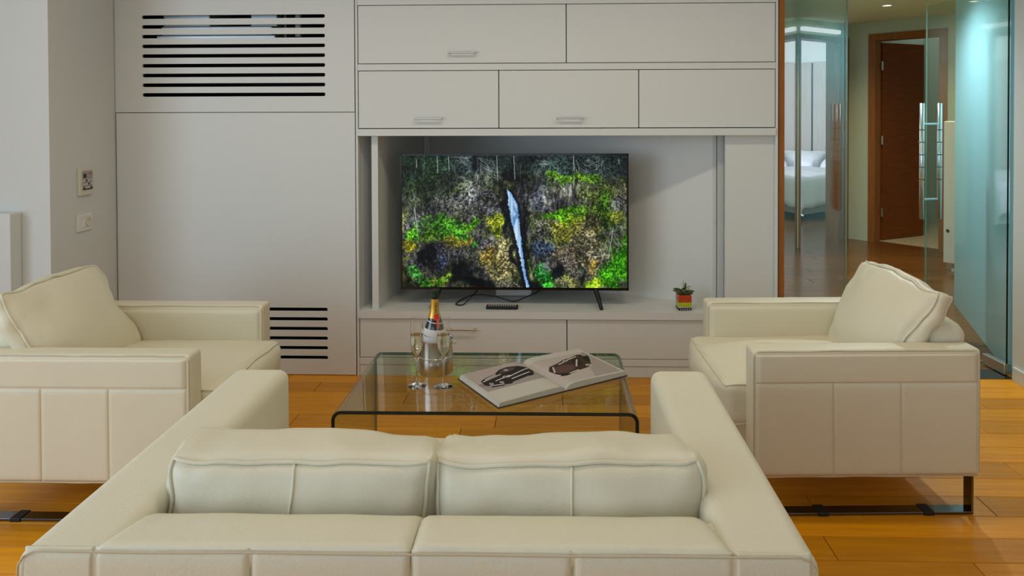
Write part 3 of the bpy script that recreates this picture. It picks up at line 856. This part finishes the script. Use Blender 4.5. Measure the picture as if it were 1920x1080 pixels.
# lettering that runs up the neck foil
def neck_text(word, z0, size, ang, m):
    cu = bpy.data.curves.new('tmp', 'FONT'); cu.body = word; cu.size = size; cu.resolution_u = 3; cu.extrude = .0003
    o = bpy.data.objects.new('tmp', cu); COL.objects.link(o)
    me = bpy.data.meshes.new_from_object(o.evaluated_get(bpy.context.evaluated_depsgraph_get()))
    for v in me.vertices:
        z = z0 + v.co.x; r = rb(z) + .0024 + v.co.z; an = ang - (v.co.y - size * .35) / r * -1
        v.co = Vector((r * math.cos(an), r * math.sin(an), z))
    bpy.data.objects.remove(o); bpy.data.curves.remove(cu)
    me.materials.append(M[m]); q = bpy.data.objects.new('neck_lettering', me); COL.objects.link(q); q.parent = t
neck_text('MOËT', .243, .0165, R(-66), 'cover')

# ---- open book
BK = thing('open_book', 'large open book with photographs of dark vintage cars on the glass table', 'book', (.036, 2.584, TZ), R(33.5))
PWD, PDP = .272, .315
def page_z(s):      # s = distance from the spine
    s = max(0, s); return .004 + .020 * (1 - math.exp(-s / .016)) * (1 - .35 * (s / PWD)) 
def page_block(sgn, th):
    bm = bmesh.new(); n = 24; A = []
    for i in range(n + 1):
        s = PWD * (i / n) ** 1.6; z = page_z(s) + (th if s > .01 else th * s / .01)
        A.append([bm.verts.new((sgn * s, 0.004, z)), bm.verts.new((sgn * s, PDP - .004, z)), bm.verts.new((sgn * (s + (.006 if i == n else 0)), PDP - .004, .0035)), bm.verts.new((sgn * (s + (.006 if i == n else 0)), .004, .0035))])
    for a, b in zip(A, A[1:]):
        for k in range(4): bm.faces.new((a[k], a[(k + 1) % 4], b[(k + 1) % 4], b[k]))
    bm.faces.new(A[0]); bm.faces.new(A[-1][::-1]); bmesh.ops.recalc_face_normals(bm, faces=bm.faces)
    return bm
for sgn, th in ((-1, 0.0), (1, .003)):
    soft(obj('page_block', page_block(sgn, th), 'paper', BK), 50)
    obj('cover_board', box(min(sgn * .008, sgn * (PWD + .010)), max(sgn * .008, sgn * (PWD + .010)), 0, PDP, 0, .0032, .0008, 1), 'cover', BK)
obj('spine', box(-.012, .012, 0, PDP, 0, .0034, .001, 1), 'cover', BK)

def inpoly(px, py, poly):
    ins = np.zeros(px.shape, bool); n = len(poly)
    for i in range(n):
        x0, y0 = poly[i]; x1, y1 = poly[(i + 1) % n]
        if y0 == y1: continue
        cnd = ((y0 > py) != (y1 > py)) & (px < (x1 - x0) * (py - y0) / (y1 - y0) + x0)
        ins ^= cnd
    return ins
def car_page(kind, w=150, h=170):
    rng = np.random.default_rng(5 + kind)
    v, u = np.mgrid[0:h, 0:w]; v = (v + .5) / h; u = (u + .5) / w
    img = np.ones((h, w, 3)) * np.array([196, 193, 182]) / 255
    def fill(mask, col, a=1.): img[mask] = img[mask] * (1 - a) + np.array(col) / 255 * a
    def seg(p, q, wd, col, a=1.):
        p = np.array(p); q = np.array(q); d = q - p; s = np.clip(((u - p[0]) * d[0] + (v - p[1]) * d[1]) / (d @ d), 0, 1)
        fill(np.hypot(u - p[0] - s * d[0], v - p[1] - s * d[1]) < wd, col, a)
    if kind == 0:      # left page: photo in the upper two thirds, car seen from the front quarter
        ph = (v < .66) & (u > .03) & (u < .99)
        fill(ph, (178, 165, 160)); fill(ph & (v > .40 + .06 * u), (140, 130, 128)); fill(ph & (v > .50) & (u < .95), (158, 147, 144))
        body = [(.10, .46), (.12, .33), (.22, .27), (.40, .22), (.52, .13), (.66, .10), (.82, .14), (.92, .23), (.93, .38), (.86, .48), (.70, .52), (.50, .56), (.30, .60), (.16, .58)]
        fill(inpoly(u, v, body), (30, 16, 16))
        fill(inpoly(u, v, [(.45, .22), (.55, .15), (.66, .13), (.76, .17), (.70, .23), (.55, .25)]), (78, 66, 64))
        for a in (((.14, .36), (.46, .27)), ((.50, .40), (.90, .27)), ((.30, .42), (.55, .36)), ((.52, .47), (.84, .40)), ((.15, .52), (.34, .56)), ((.20, .31), (.40, .245))): seg(*a, .010, (216, 208, 204))
        for cx, cy in ((.20, .47), (.34, .50), (.47, .37), (.60, .185)):
            fill(np.hypot((u - cx), (v - cy)) < .030, (205, 196, 192)); fill(np.hypot(u - cx, v - cy) < .015, (60, 44, 42))
        for cx, cy in ((.42, .55), (.80, .47)): fill(np.hypot((u - cx) / .055, (v - cy) / .05) < 1, (14, 9, 9))
        for k in range(9): seg((.10, .72 + k * .022), (.10 + .32, .72 + k * .022), .0016, (150, 148, 140), .0)
    else:              # right page: car seen from above and behind
        ph = (v > .14) & (v < .97) & (u > .02) & (u < .97)
        fill(ph, (186, 174, 168)); fill(ph & (u + .5 * v > 1.0), (164, 152, 148))
        body = [(.10, .66), (.08, .52), (.16, .42), (.34, .36), (.50, .28), (.64, .26), (.80, .20), (.90, .22), (.93, .32), (.84, .44), (.78, .56), (.66, .66), (.44, .70), (.26, .76), (.14, .76)]
        fill(inpoly(u, v, body), (58, 34, 33))
        fill(inpoly(u, v, [(.12, .62), (.20, .48), (.36, .44), (.50, .50), (.46, .62), (.24, .70)]), (92, 62, 58))
        fill(inpoly(u, v, [(.52, .50), (.60, .34), (.74, .28), (.70, .42), (.62, .58)]), (34, 20, 20))
        fill(inpoly(u, v, [(.76, .50), (.80, .32), (.92, .24), (.90, .36), (.82, .50)]), (16, 10, 10))
        for a in (((.12, .60), (.20, .45)), ((.34, .40), (.56, .31)), ((.52, .56), (.68, .36)), ((.26, .73), (.46, .68)), ((.58, .30), (.74, .26)), ((.10, .70), (.15, .74))): seg(*a, .011, (206, 194, 190))
        for cx, cy, r in ((.70, .60, .042), (.50, .33, .03), (.88, .26, .028)): fill(np.hypot(u - cx, v - cy) < r, (200, 192, 188)); fill(np.hypot(u - cx, v - cy) < r * .5, (70, 52, 50))
        fill(np.hypot((u - .20) / .08, (v - .74) / .035) < 1, (18, 10, 10))
    return np.clip(img, 0, 1)
pm = picture_mat('printed_page', 0, .45)
def pg(sgn, th):
    def f(a, b):
        s = PWD * (1 - a if sgn < 0 else a); z = page_z(s) + (th if s > .01 else th * s / .01) + .0006
        return (sgn * s, .006 + (1 - b) * (PDP - .012), z)
    return f
p = picture('page', car_page(0), pg(-1, 0), pm, BK); p.data.polygons.foreach_set('use_smooth', [True] * len(p.data.polygons))
p = picture('page', car_page(1), pg(1, .003), pm, BK); p.data.polygons.foreach_set('use_smooth', [True] * len(p.data.polygons))

# ================================================================== ARMCHAIRS  (local +x is the front, origin below the front of the arms)
CL, CW, AT, AZ0, AZ1 = .775, .345, .085, .131, .567
def armchair(label, loc, rot, seed, slump, tilt):
    C = thing('armchair', label, 'armchair', loc, rot, 'cream leather armchairs')
    for s in (1, -1):
        ya, yb = (CW - AT, CW) if s > 0 else (-CW, -CW + AT)
        arm = soft(obj('arm', box(-CL, 0, ya, yb, AZ0, AZ1, .016, 4), 'leather', C), 60)
        yo, yi = (yb, ya) if s > 0 else (ya, yb)
        zs = .455
        # outer face: one long top panel and three panels below, a plain panel inside
        obj('leather_panel', pad(-CL + .012, -.012, zs + .001, AZ1 - .016, yo, s), 'leather', arm, smooth=True)
        cuts = [-CL + .012, -CL + .012 + .26, -.012 - .262, -.012]
        for a, b in zip(cuts, cuts[1:]): obj('leather_panel', pad(a + .0012, b - .0012, AZ0 + .010, zs - .001, yo, s), 'leather', arm, smooth=True)
        obj('leather_panel', pad(-CL + .10, -.014, AZ0 + .02, AZ1 - .018, yi, -s, .0035), 'leather', arm, smooth=True)
        bm = bmesh.new(); e = .0055
        for yy in (yo - s * .004, yi + s * .004):
            loop = []
            r = .02
            def cor(cx, cz, a0): return [(cx + r * math.cos(R(a0 + 90 * k / 5)), yy, cz + r * math.sin(R(a0 + 90 * k / 5))) for k in range(6)]
            loop = cor(-.006 - r, AZ1 - .006 - r, 0) + cor(-CL + .006 + r, AZ1 - .006 - r, 90) + cor(-CL + .006 + r, AZ0 + .006 + r, 180) + cor(-.006 - r, AZ0 + .006 + r, 270)
            q = []
            for i in range(len(loop)):
                a, b = Vector(loop[i]), Vector(loop[(i + 1) % len(loop)]); m_ = max(1, int((b - a).length / .05))
                for k in range(m_):
                    pt = a.lerp(b, k / m_); pt.z += noise.noise(pt * 9 + Vector((seed, s, 0))) * .003; q.append(pt)
            tube(q, .0034, 6, True, bm)
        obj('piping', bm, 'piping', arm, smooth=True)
    obj('seat_base', box(-CL + .02, -.03, -CW + AT + .002, CW - AT - .002, AZ0 + .002, .295, .012, 3), 'leather', C)
    # low backrest between the arms with a rounded top
    bk = Cushion(.075, CW - AT - .001, .235, .045, (.012, 0, .01), 0, .003, 6, seed)
    b = obj('backrest', bk.mesh(10, 18, 16), 'leather', C, (-.70, 0, AZ0 + .262), (0, R(-4), 0), True)
    # seat cushion
    sc = Cushion(.365, CW - AT + .006, .075, .028, (.03, .0, .026), 0, .006, 5, seed + 2)
    o = obj('seat_cushion', sc.mesh(28, 22, 8), 'leather', C, (-.292, 0, .350), None, True)
    bm = sc.welt(2, 1, .004); sc.welt(2, -1, .004, bm=bm)
    obj('piping', bm, 'leather', o, smooth=True)
    # loose back cushion, slumped backwards over the low back
    bc = Cushion(.037, CW - AT + .004, .208, .030, (.062, .012, .012), .016, .016, 5.5, seed + 5)
    o = obj('back_cushion', bc.mesh(10, 26, 22), 'leather', C, (-.612 + slump, 0, .565), (R(0), R(tilt), 0), True)
    bm = bc.welt(0, 1, .0042); bc.welt(0, -1, .0042, bm=bm)
    obj('piping', bm, 'leather', o, smooth=True)
    # polished strap runners with rubber pads
    for s in (1, -1):
        ym = s * (CW - .03); w = .023; bm = bmesh.new()
        box(-CL + .02, -.03, ym - w, ym + w, .002, .010, .001, 1, bm)
        f = obj('runner', bm, 'steel', C)
        for xx in (-CL + .02, -.038): obj('upright', box(xx, xx + .008, ym - w, ym + w, .010, AZ0 + .004, .001, 1), 'steel', f)
        for xx in (-.62, -.26): obj('pad', box(xx, xx + .036, ym - w - .004, ym + w + .004, .0, .013, .002, 1), 'rubber', f)
    return C
armchair('cream leather armchair on the right, before the open glass door', (.645, 2.775, 0), R(180 + 2.4), 3, .012, -25)
armchair('cream leather armchair on the left, in front of the slotted wall panel', (-1.219, 2.685, 0), R(.4), 11, -.02, -31)

# ================================================================== SOFA (seen from behind)
S = thing('sofa', 'ivory leather two-seat sofa in the foreground seen from behind', 'sofa', (-.2615, 1.292, 0), R(.7))
SW, SD, SH, SA = .737, .945, .572, .176
for s in (-1, 1):
    xa, xb = (-SW, -SW + SA) if s < 0 else (SW - SA, SW)
    bm = box(xa, xb, .004, SD, .09, SH)
    rear = lambda e: all(v.co.y < .01 for v in e.verts)
    bmesh.ops.bevel(bm, geom=[e for e in bm.edges if not rear(e)], offset=.036, segments=7, profile=.55, affect='EDGES')
    bmesh.ops.bevel(bm, geom=[e for e in bm.edges if rear(e)], offset=.012, segments=3, profile=.6, affect='EDGES')
    for v in bm.verts:
        v.co.x += .003 * noise.noise(v.co * 4); 
    arm = soft(obj('arm', bm, 'leather_sofa', S), 60)
    bm = bmesh.new()
    xx = xa if s < 0 else xb
    tube([(xx + s * -.006 , y_, SH - .030) for y_ in np.linspace(.06, SD - .05, 20)], .0022, 6, bm=bm)
    obj('seam', bm, 'leather_sofa', arm, smooth=True)
# back: rear face panels, top ledge panels
bk = soft(obj('back', box(-SW + .01, SW - .01, .010, .132, .09, SH - .012, .014, 4), 'leather_sofa', S), 60)
cx = [-.724, -.592, -.302, -.006, .290, .584, .724]
for a, b in zip(cx, cx[1:]):
    obj('leather_panel', pad(a + .0015, b - .0015, .095, SH + .001, .008, -1, .008, ex=70), 'leather_sofa', bk, smooth=True)
# ledge panels (two over the seats, mitred ones over the arms come from the arm tops)
def ledge(xa, xb, ya, yb, z, sk0=0, sk1=0):
    bm = bmesh.new(); g = {}; nx, ny = 26, 8
    for i in range(nx + 1):
        for j in range(ny + 1):
            u_ = 2 * i / nx - 1; u_ = math.copysign(abs(u_) ** .5, u_); w_ = 2 * j / ny - 1; w_ = math.copysign(abs(w_) ** .5, w_)
            e = ((1 - abs(u_) ** 40) * (1 - abs(w_) ** 12)) ** .5; f = (w_ + 1) / 2
            x = xa + sk0 * f + (u_ + 1) / 2 * ((xb + sk1 * f) - (xa + sk0 * f)); yy = ya + f * (yb - ya)
            p_ = Vector((x * 9, yy * 9, 3)); 
            g[i, j] = bm.verts.new((x, yy, z - .006 + .007 * e - .014 * max(0, f - .72) / .28 * 1 + .0022 * noise.noise(p_)))
    for i in range(nx):
        for j in range(ny): bm.faces.new((g[i, j], g[i + 1, j], g[i + 1, j + 1], g[i, j + 1]))
    r_ = bmesh.ops.extrude_edge_only(bm, edges=[e for e in bm.edges if len(e.link_faces) == 1])
    for v in r_['geom']:
        if isinstance(v, bmesh.types.BMVert): v.co.z -= .03
    bmesh.ops.holes_fill(bm, edges=[e for e in bm.edges if len(e.link_faces) == 1])
    bmesh.ops.recalc_face_normals(bm, faces=bm.faces)
    return bm
obj('ledge_panel', ledge(-.590, -.0075, .006, .142, SH + .005, .038, 0), 'leather_sofa', bk, smooth=True)
obj('ledge_panel', ledge(-.0045, .582, .006, .142, SH + .005, 0, -.036), 'leather_sofa', bk, smooth=True)
bm = bmesh.new()
ends = lambda s_: [(s_ * .7335, .001, SH - .16), (s_ * .7335, .0, SH - .06), (s_ * .730, -.001, SH - .028), (s_ * .719, -.001, SH - .010)]
tube(ends(-1) + [(x_, -.001 + .001 * noise.noise(Vector((x_ * 7, 0, 0))), SH - .002 + .002 * noise.noise(Vector((x_ * 5, 3, 0)))) for x_ in np.linspace(-.700, .700, 60)] + ends(1)[::-1], .0022, 6, bm=bm)
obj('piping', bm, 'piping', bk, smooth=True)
obj('seat_base', box(-SW + SA, SW - SA, .13, SD - .03, .09, .26, .02, 3), 'leather_sofa', S)
for k, s in enumerate((-1, 1)):
    sc = Cushion(.273, .325, .07, .03, (0, .02, .016), 0, .005, 5, 30 + k)
    o = obj('seat_cushion', sc.mesh(20, 24, 8), 'leather_sofa', S, (s * .2735, .535, .325), None, True)
    obj('piping', sc.welt(2, 1, .004), 'leather_sofa', o, smooth=True)
    bc = Cushion(.281, .098, .168, .048, (.012, .026, .006), .020, .013, 5, 40 + 3 * k, .035)
    o = obj('back_cushion', bc.mesh(40, 14, 20), 'leather_sofa', S, (s * .287 + .002, .285, .486), (R(-5), R(-1.2 if s > 0 else .6), R(0)), True)
    bm = bc.welt(1, -1, .0046, 30); bc.welt(1, 1, .0042, 30, bm=bm)
    obj('piping', bm, 'leather_sofa', o, smooth=True)
    bm = tube([bc.map((-.03 + .03 * math.sin(3 * z_) if s < 0 else .03, -1, z_), .001) for z_ in np.linspace(-.97, .95, 24)], .003, 6)
    obj('seam', bm, 'leather_sofa', o, smooth=True)
for sx_ in (-1, 1):
    for yy in (.06, SD - .10): obj('foot', box(sx_ * .66 - .03, sx_ * .66 + .03, yy, yy + .05, 0, .092, .003, 1), 'steel', S)

# ================================================================== LEFT WALL FITTINGS
t = thing('thermostat', 'white wall thermostat with small display and buttons above the socket', 'thermostat', (-2.302, 3.435, 1.03), R(90))
obj('plate', box(-.05, .05, -.014, 0, -.060, .072, .004, 2), 'cream_plastic', t)
obj('face', box(-.032, .044, -.0165, -.013, -.036, .058, .002, 1), 'grey_plastic', t)
obj('display', box(-.026, -.006, -.0175, -.016, .024, .044), 'black_gloss', t)
obj('stripe', box(.016, .036, -.0175, -.016, .040, .046), 'red', t)
for a in range(4):
    for b in range(3): obj('button', lathe([(0, 0), (.0045, 0), (.004, .002), (0, .002)], 10), 'white_plastic' if (a + b) % 3 else 'black', t, (-.022 + a * .018, -.0165, -.024 + b * .017), (R(90), 0, 0))
obj('flap', box(-.03, .042, -.0175, -.016, -.034, -.028), 'black', t)
t = thing('wall_socket', 'cream double wall plate with round socket below the thermostat', 'socket', (-2.302, 3.435, .838), R(90))
obj('plate', box(-.06, .05, -.009, 0, -.042, .042, .003, 2), 'white_plastic', t)
obj('insert', box(-.034, .034, -.011, -.008, -.027, .027, .002, 1), 'cream_plastic', t)
obj('socket', lathe([(.020, 0), (.020, .004), (.017, .004), (.016, -.004), (0, -.004)], 24), 'cream_plastic', t, (.014, -.011, 0), (R(90), 0, 0))
obj('rocker', box(-.032, -.008, -.013, -.010, -.022, .022, .001, 1), 'white_plastic', t)
tag(obj('cover_box', box(-3.0, -2.435, 3.13, 3.199, 0, .92, .004, 2), 'lacquer'), 'white boxed-in cover against the pier at the left edge', 'cover')

# ================================================================== HALL, GLASS DOORS, BEDROOM, BATHROOM
HZ = 2.27
P0, P1, P2 = Vector((1.188, 3.80)), Vector((2.387, 7.18)), Vector((3.093, 7.732))
vb = Vector((.673, -.740)).normalized(); ub = (P2 - P1).normalized(); nb = Vector((-ub.y, ub.x))
P3 = P2 + vb * 3.1
Q0, Q1 = Vector((2.343, 3.79)), Vector((2.802, 5.147))
struct(obj('ceiling_hall', prism([(1.127, 3.82), (2.62, 3.82), (5.6, 3.8), (6.0, 9.5), P2 + nb * .12, P1 + nb * .12, P1 + Vector((-.4, 0))], HZ, HZ + .1), simple('hall_ceiling_paint', (.80, .81, .50, 1), .8)))
struct(obj('wall_hall_left', wallseg(P0, P1, .10, 0, HZ), 'hall_gloss'))
struct(obj('wall_hall_right', wallseg(Q1, Q0, .10, 0, HZ), 'teal_daylit_panel'))
struct(obj('wall_hall_far', wallseg(Vector((5.6, 4.4)), Q1 + Vector((.12, -.1)), .10, 0, HZ), 'hall_wall'))
struct(obj('wall_hall_end', wallseg(P3 + Vector((.3, -.36)), Vector((5.6, 4.2)), .10, 0, HZ), 'hall_wall'))
struct(obj('trim_1', box(1.134, 1.163, YW + .012, YW + .075, 0, 1.945, .001, 1), 'jamb_wood'), 'brown wooden jamb between wall unit and hall opening')
struct(obj('trim_2', box(1.166, 2.32, YW + .025, YW + .155, .0005, .003), 'steel'), 'dark steel threshold strip in the hall opening')
# bedroom wall with door opening
DJ0, DJ1 = .03, .70           # opening along the wall from P1
def along(p, d, s): return p + d * s
bm = wallseg(along(P1, ub, -1.3), along(P1, ub, DJ0 - .01), .12, 0, HZ)
wallseg(along(P1, ub, DJ1 + .17), along(P2, ub, .12), .12, 0, HZ, bm)
wallseg(along(P1, ub, DJ0 - .01), along(P1, ub, DJ1 + .17), .12, 2.10, HZ, bm)
struct(obj('wall_bedroom', bm, 'hall_wall'))
def doorframe(name, p, d, a, b, top, t0, t1, w=.07, wl=None, wr=None):
    wl = wl or w; wr = wr or w
    n = Vector((-d.y, d.x)); bm = bmesh.new()
    for s0, s1, z0, z1 in ((a, a + wl, 0, top), (b - wr, b, 0, top), (a, b, top, top + w)):
        q = [p + d * s0 - n * t0, p + d * s1 - n * t0, p + d * s1 + n * t1, p + d * s0 + n * t1]
        prism(q, z0, z1, bm)
    return struct(obj(name, bm, 'jamb_wood'))
f = doorframe('door_1', P1, ub, DJ0 - .02, DJ1 + .185, 2.075, .015, .135, .045, .018, .185)
f['label'] = 'brown wooden frame of the bedroom doorway'
q = P1 + ub * (DJ1 + .09) - nb * .0155
obj('strike_plate', box(q.x - .012, q.x + .012, q.y - .012, q.y + .006, .98, 1.14), 'brushed', f)
wl = P1 + ub * .36 - nb * .022
t = thing('wall_light', 'slim white light bar above the bedroom doorway', 'light', (wl.x, wl.y, 0), math.atan2(ub.y, ub.x))
obj('bar', box(-.33, .33, -.02, .018, 2.15, 2.19, .004, 2), emit_mat('bar_glow', (.95, .97, 1, 1), 1.0), t)
obj('bracket', box(-.05, .05, .0, .022, 2.185, 2.22), 'white_plastic', t)
# bathroom wall with door
LB = .19; RB = .95
bm = wallseg(P2 + vb * RB, P3 + vb * 1.0, .12, 0, HZ)
wallseg(P2, P2 + vb * (LB + .05), .12, 0, HZ, bm)
wallseg(P2 + vb * (LB + .05), P2 + vb * RB, .12, 2.13, HZ, bm)
struct(obj('wall_bathroom', bm, 'hall_wall'))
f2 = doorframe('door_2', P2, vb, LB + .03, RB + .02, 2.075, .015, .135, .07)
f2['label'] = 'brown wooden frame of the bathroom doorway'
hinge = P2 + vb * (LB + .115) + Vector((vb.y * -1, vb.x)) * .12
leafdir = Vector((math.cos(R(27)), math.sin(R(27))))
bmx = wallseg(hinge, hinge + leafdir * .64, .04, .012, 2.06)
L = thing('door_leaf', 'dark cherry wood bathroom door standing ajar', 'door', (0, 0, 0))
obj('panel', bmx, 'door_wood', L)
hz = hinge - leafdir * .012
for z in (.30, 1.05, 1.82):
    obj('hinge', tube([(hz.x, hz.y - .02, z - .045), (hz.x, hz.y - .02, z + .045)], .011, 10), 'chrome', L)
hp = hinge + leafdir * .58
obj('lever', tube([(hp.x, hp.y - .005, 1.02), (hp.x + .02, hp.y - .05, 1.02), (hp.x - .06, hp.y - .075, 1.02)], .008), 'chrome', L)
# bathroom shell and floor
nv_ = Vector((-vb.y, vb.x))
bp = [P2 + nv_ * .12 + ub * 0, P3 + nv_ * .12, P3 + nv_ * 2.0, P2 + nv_ * 2.0]
struct(obj('floor_bathroom', prism([P2 + vb * .0 + nv_ * .10, P3 + nv_ * .10, P3 + nv_ * 1.9, P2 + nv_ * 1.9], -.012, .004), 'tile'))
struct(obj('wall_bathroom_far', wallseg(P3 + nv_ * 1.9, P2 + nv_ * 1.9, -.1, 0, HZ), 'hall_wall'))
struct(obj('wall_bathroom_side', wallseg(P2 + nv_ * .12 + vb * .02, P2 + nv_ * 1.9 + vb * .02, .08, 0, HZ), 'hall_wall'))
# white low cupboard in the hall
cb = Vector((3.286, 6.2))
t = thing('hall_cupboard', 'cream low cupboard standing in the hall behind the glass door', 'cupboard', (cb.x, cb.y, 0), math.atan2(vb.y, vb.x))
obj('body', box(0, .6, .0, .3, .07, 1.27, .004, 1), 'cream_plastic', t)
obj('toe_kick', box(.05, .6, .03, .3, 0, .07), 'cream_plastic', t)
obj('door', box(.004, .4, -.018, -.001, .075, 1.265, .002, 1), 'cream_plastic', t)
obj('knob', lathe([(0, 0), (.010, 0), (.013, .012), (0, .016)], 14), 'black', t, (.04, -.018, .35), (R(90), 0, 0))
sw = P2 + vb * 1.13 - nv_ * .002
t = thing('light_switch', 'square pale light switch beside the bathroom door', 'switch', (sw.x, sw.y, 1.42), math.atan2(vb.y, vb.x))
obj('plate', box(-.042, .042, -.010, 0, -.042, .042, .003, 2), 'cream_plastic', t)
obj('rocker', box(-.026, .026, -.014, -.009, -.026, .026, .002, 1), 'cream_plastic', t)

# glass leaves of the hall door
def glass_leaf(name_label, hingep, ang, width, top, handle_at=None, fit=True):
    t = thing('glass_door', name_label, 'door', (hingep[0], hingep[1], 0), ang)
    bm = box(0, width, -.005, .005, .012, top)
    for f_ in bm.faces:
        f_.material_index = 0 if abs(f_.normal.y) > .5 else (2 if f_.normal.x < -.5 else 1)
    obj('pane', bm, None, t, mats=['glass_door', M['glass_edge_green'], 'glass_edge'])
    if fit:
        obj('bottom_hinge_fitting', box(-.004, .165, -.016, .016, .006, .062, .002, 1), 'chrome', t)
        obj('top_hinge_fitting', box(-.004, .165, -.016, .016, top - .05, top + .006, .002, 1), 'chrome', t)
        obj('pivot', tube([(.008, 0, top), (.008, 0, top + .14)], .010), 'brushed', t)
    if handle_at:
        for s in (-1, 1):
            h_ = obj('pull_bar', tube([(handle_at, s * .055, .71), (handle_at, s * .055, 1.41)], .0145, 16), 'chrome', t, smooth=True)
            for k in range(5): obj('groove', lathe([(.0149, -.003), (.0151, 0), (.0149, .003)], 16), 'steel', h_, (handle_at, s * .055, 0.95 + k * .075))
            for z in (.83, 1.285): obj('standoff', tube([(handle_at, 0, z), (handle_at, s * .055, z)], .007, 10), 'chrome', h_)
    return t
M['glass_edge_green'] = simple('green_glass_edge', (.30, .36, .24, 1), .15)
glass_leaf('clear glass door leaf with long steel pull bars, swung open into the hall', (2.318, 3.765), R(95), .70, 2.005, .655)
LL = glass_leaf('clear glass door leaf without handle beside the wooden jamb', (1.176, 3.775), R(44), .74, 2.07, None, False)
for a in (.10, .30): obj('clamp', box(a - .03, a + .03, -.012, .012, 2.0, 2.06, .002, 1), 'chrome', LL)
t = thing('wall_pivot_bracket', 'brass-coloured pivot bracket at the top of the right glass leaf', 'bracket', (2.300, 3.73, 0))
obj('plate', box(-.03, .008, -.01, .03, 1.985, 2.06, .003, 1), 'gold', t)

# bedroom: headboard wall of grey panels, bed, shell
bo = Vector((2.979, 8.896))     # near foot corner of the bed on the floor
def bp2(a, b): return bo + ub * a + nb * b
HBW = bp2(2.12, 0)
t = thing('headboard_panelling', 'grey woodgrain panelling on the bedroom wall behind the bed', 'panelling', (HBW.x, HBW.y, 0), math.atan2(nb.y, nb.x))
for k in range(8):
    a = -1.17 + k * .47
    obj('panel', box(a + .014, a + .456, .0, .02, 0, 2.08, .002, 1), 'closet', t)
obj('backing', box(-1.16, 2.58, -.012, -.001, 0, 2.075), 'cavity', t)
bm = wallseg(bp2(2.14, -1.2), bp2(2.14, 3.2), -.1, 0, 2.65)
struct(obj('wall_bedroom_head', bm, 'wall'))
struct(obj('wall_bedroom_far', wallseg(bp2(2.14, 3.0), bp2(-2.6, 3.0), -.1, 0, 2.65), 'wall'))
struct(obj('ceiling_bedroom', prism([bp2(-2.6, -.98), bp2(2.3, -.98), bp2(2.3, 3.1), bp2(-2.6, 3.1)], 2.65, 2.75), 'wall'))
B = thing('bed', 'double bed with white linen seen through the bedroom doorway', 'bed', (bo.x, bo.y, 0), math.atan2(ub.y, ub.x))
obj('frame', box(.04, 2.08, .04, 1.56, .06, .22, .01, 2), 'closet', B)
for a in (.1, 2.0):
    for b in (.1, 1.5): obj('foot', box(a - .03, a + .03, b - .03, b + .03, 0, .06), 'black', B)
ms = Cushion(1.02, .78, .13, .05, (.01, .01, .015), 0, .004, 4, 60)
obj('mattress', ms.mesh(20, 16, 6), 'linen', B, (1.06, .80, .36), None, True)
# duvet draped over the near side with a hanging corner
bm = bmesh.new(); nx, ny = 44, 36; g_ = {}
for i in range(nx + 1):
    for j in range(ny + 1):
        a = -.34 + 1.95 * i / nx; b = -.36 + 2.26 * j / ny
        dx = max(0, -a); dy = max(0, -b, b - 1.6)
        drop = dx + dy
        x_ = max(a, -.02 - .10 * dx); y_ = min(max(b, -.02 - .12 * dy), 1.62)
        z_ = .535 - min(drop, .46) + .012 * noise.noise(Vector((a * 5, b * 5, 0))) + .02 * noise.noise(Vector((a * 2, b * 2, 4)))
        if dx > 0: x_ -= .03 * math.sin(b * 11) * dx * 2
        if dy > 0: y_ -= .04 * math.sin(a * 13) * dy * 2
        g_[i, j] = bm.verts.new((x_, y_, max(.02, z_)))
for i in range(nx):
    for j in range(ny): bm.faces.new((g_[i, j], g_[i + 1, j], g_[i + 1, j + 1], g_[i, j + 1]))
bmesh.ops.recalc_face_normals(bm, faces=bm.faces)
o = obj('duvet', bm, 'linen', B, smooth=True)
md = o.modifiers.new('thickness', 'SOLIDIFY'); md.thickness = .02
for k, b in enumerate((.42, 1.18)):
    pc = Cushion(.22, .33, .07, .05, (0, 0, .05), 0, .02, 6, 70 + k)
    obj('pillow', pc.mesh(14, 18, 6), 'linen', B, (1.80, b, .60), (0, R(-25), 0), True)
# added hall downlights, the second coloured cool to stand in for daylight
def added_hall_spot(x, y, p, label, col=(1, .87, .60)):
    downlight(x, y, HZ, p, label, col)
added_hall_spot(2.85, 6.3, 88, 'added downlight in the hall ceiling before the bathroom door')
added_hall_spot(2.05, 4.7, 170, 'added cool downlight in the hall ceiling behind the glass doors', (.84, .95, 1))
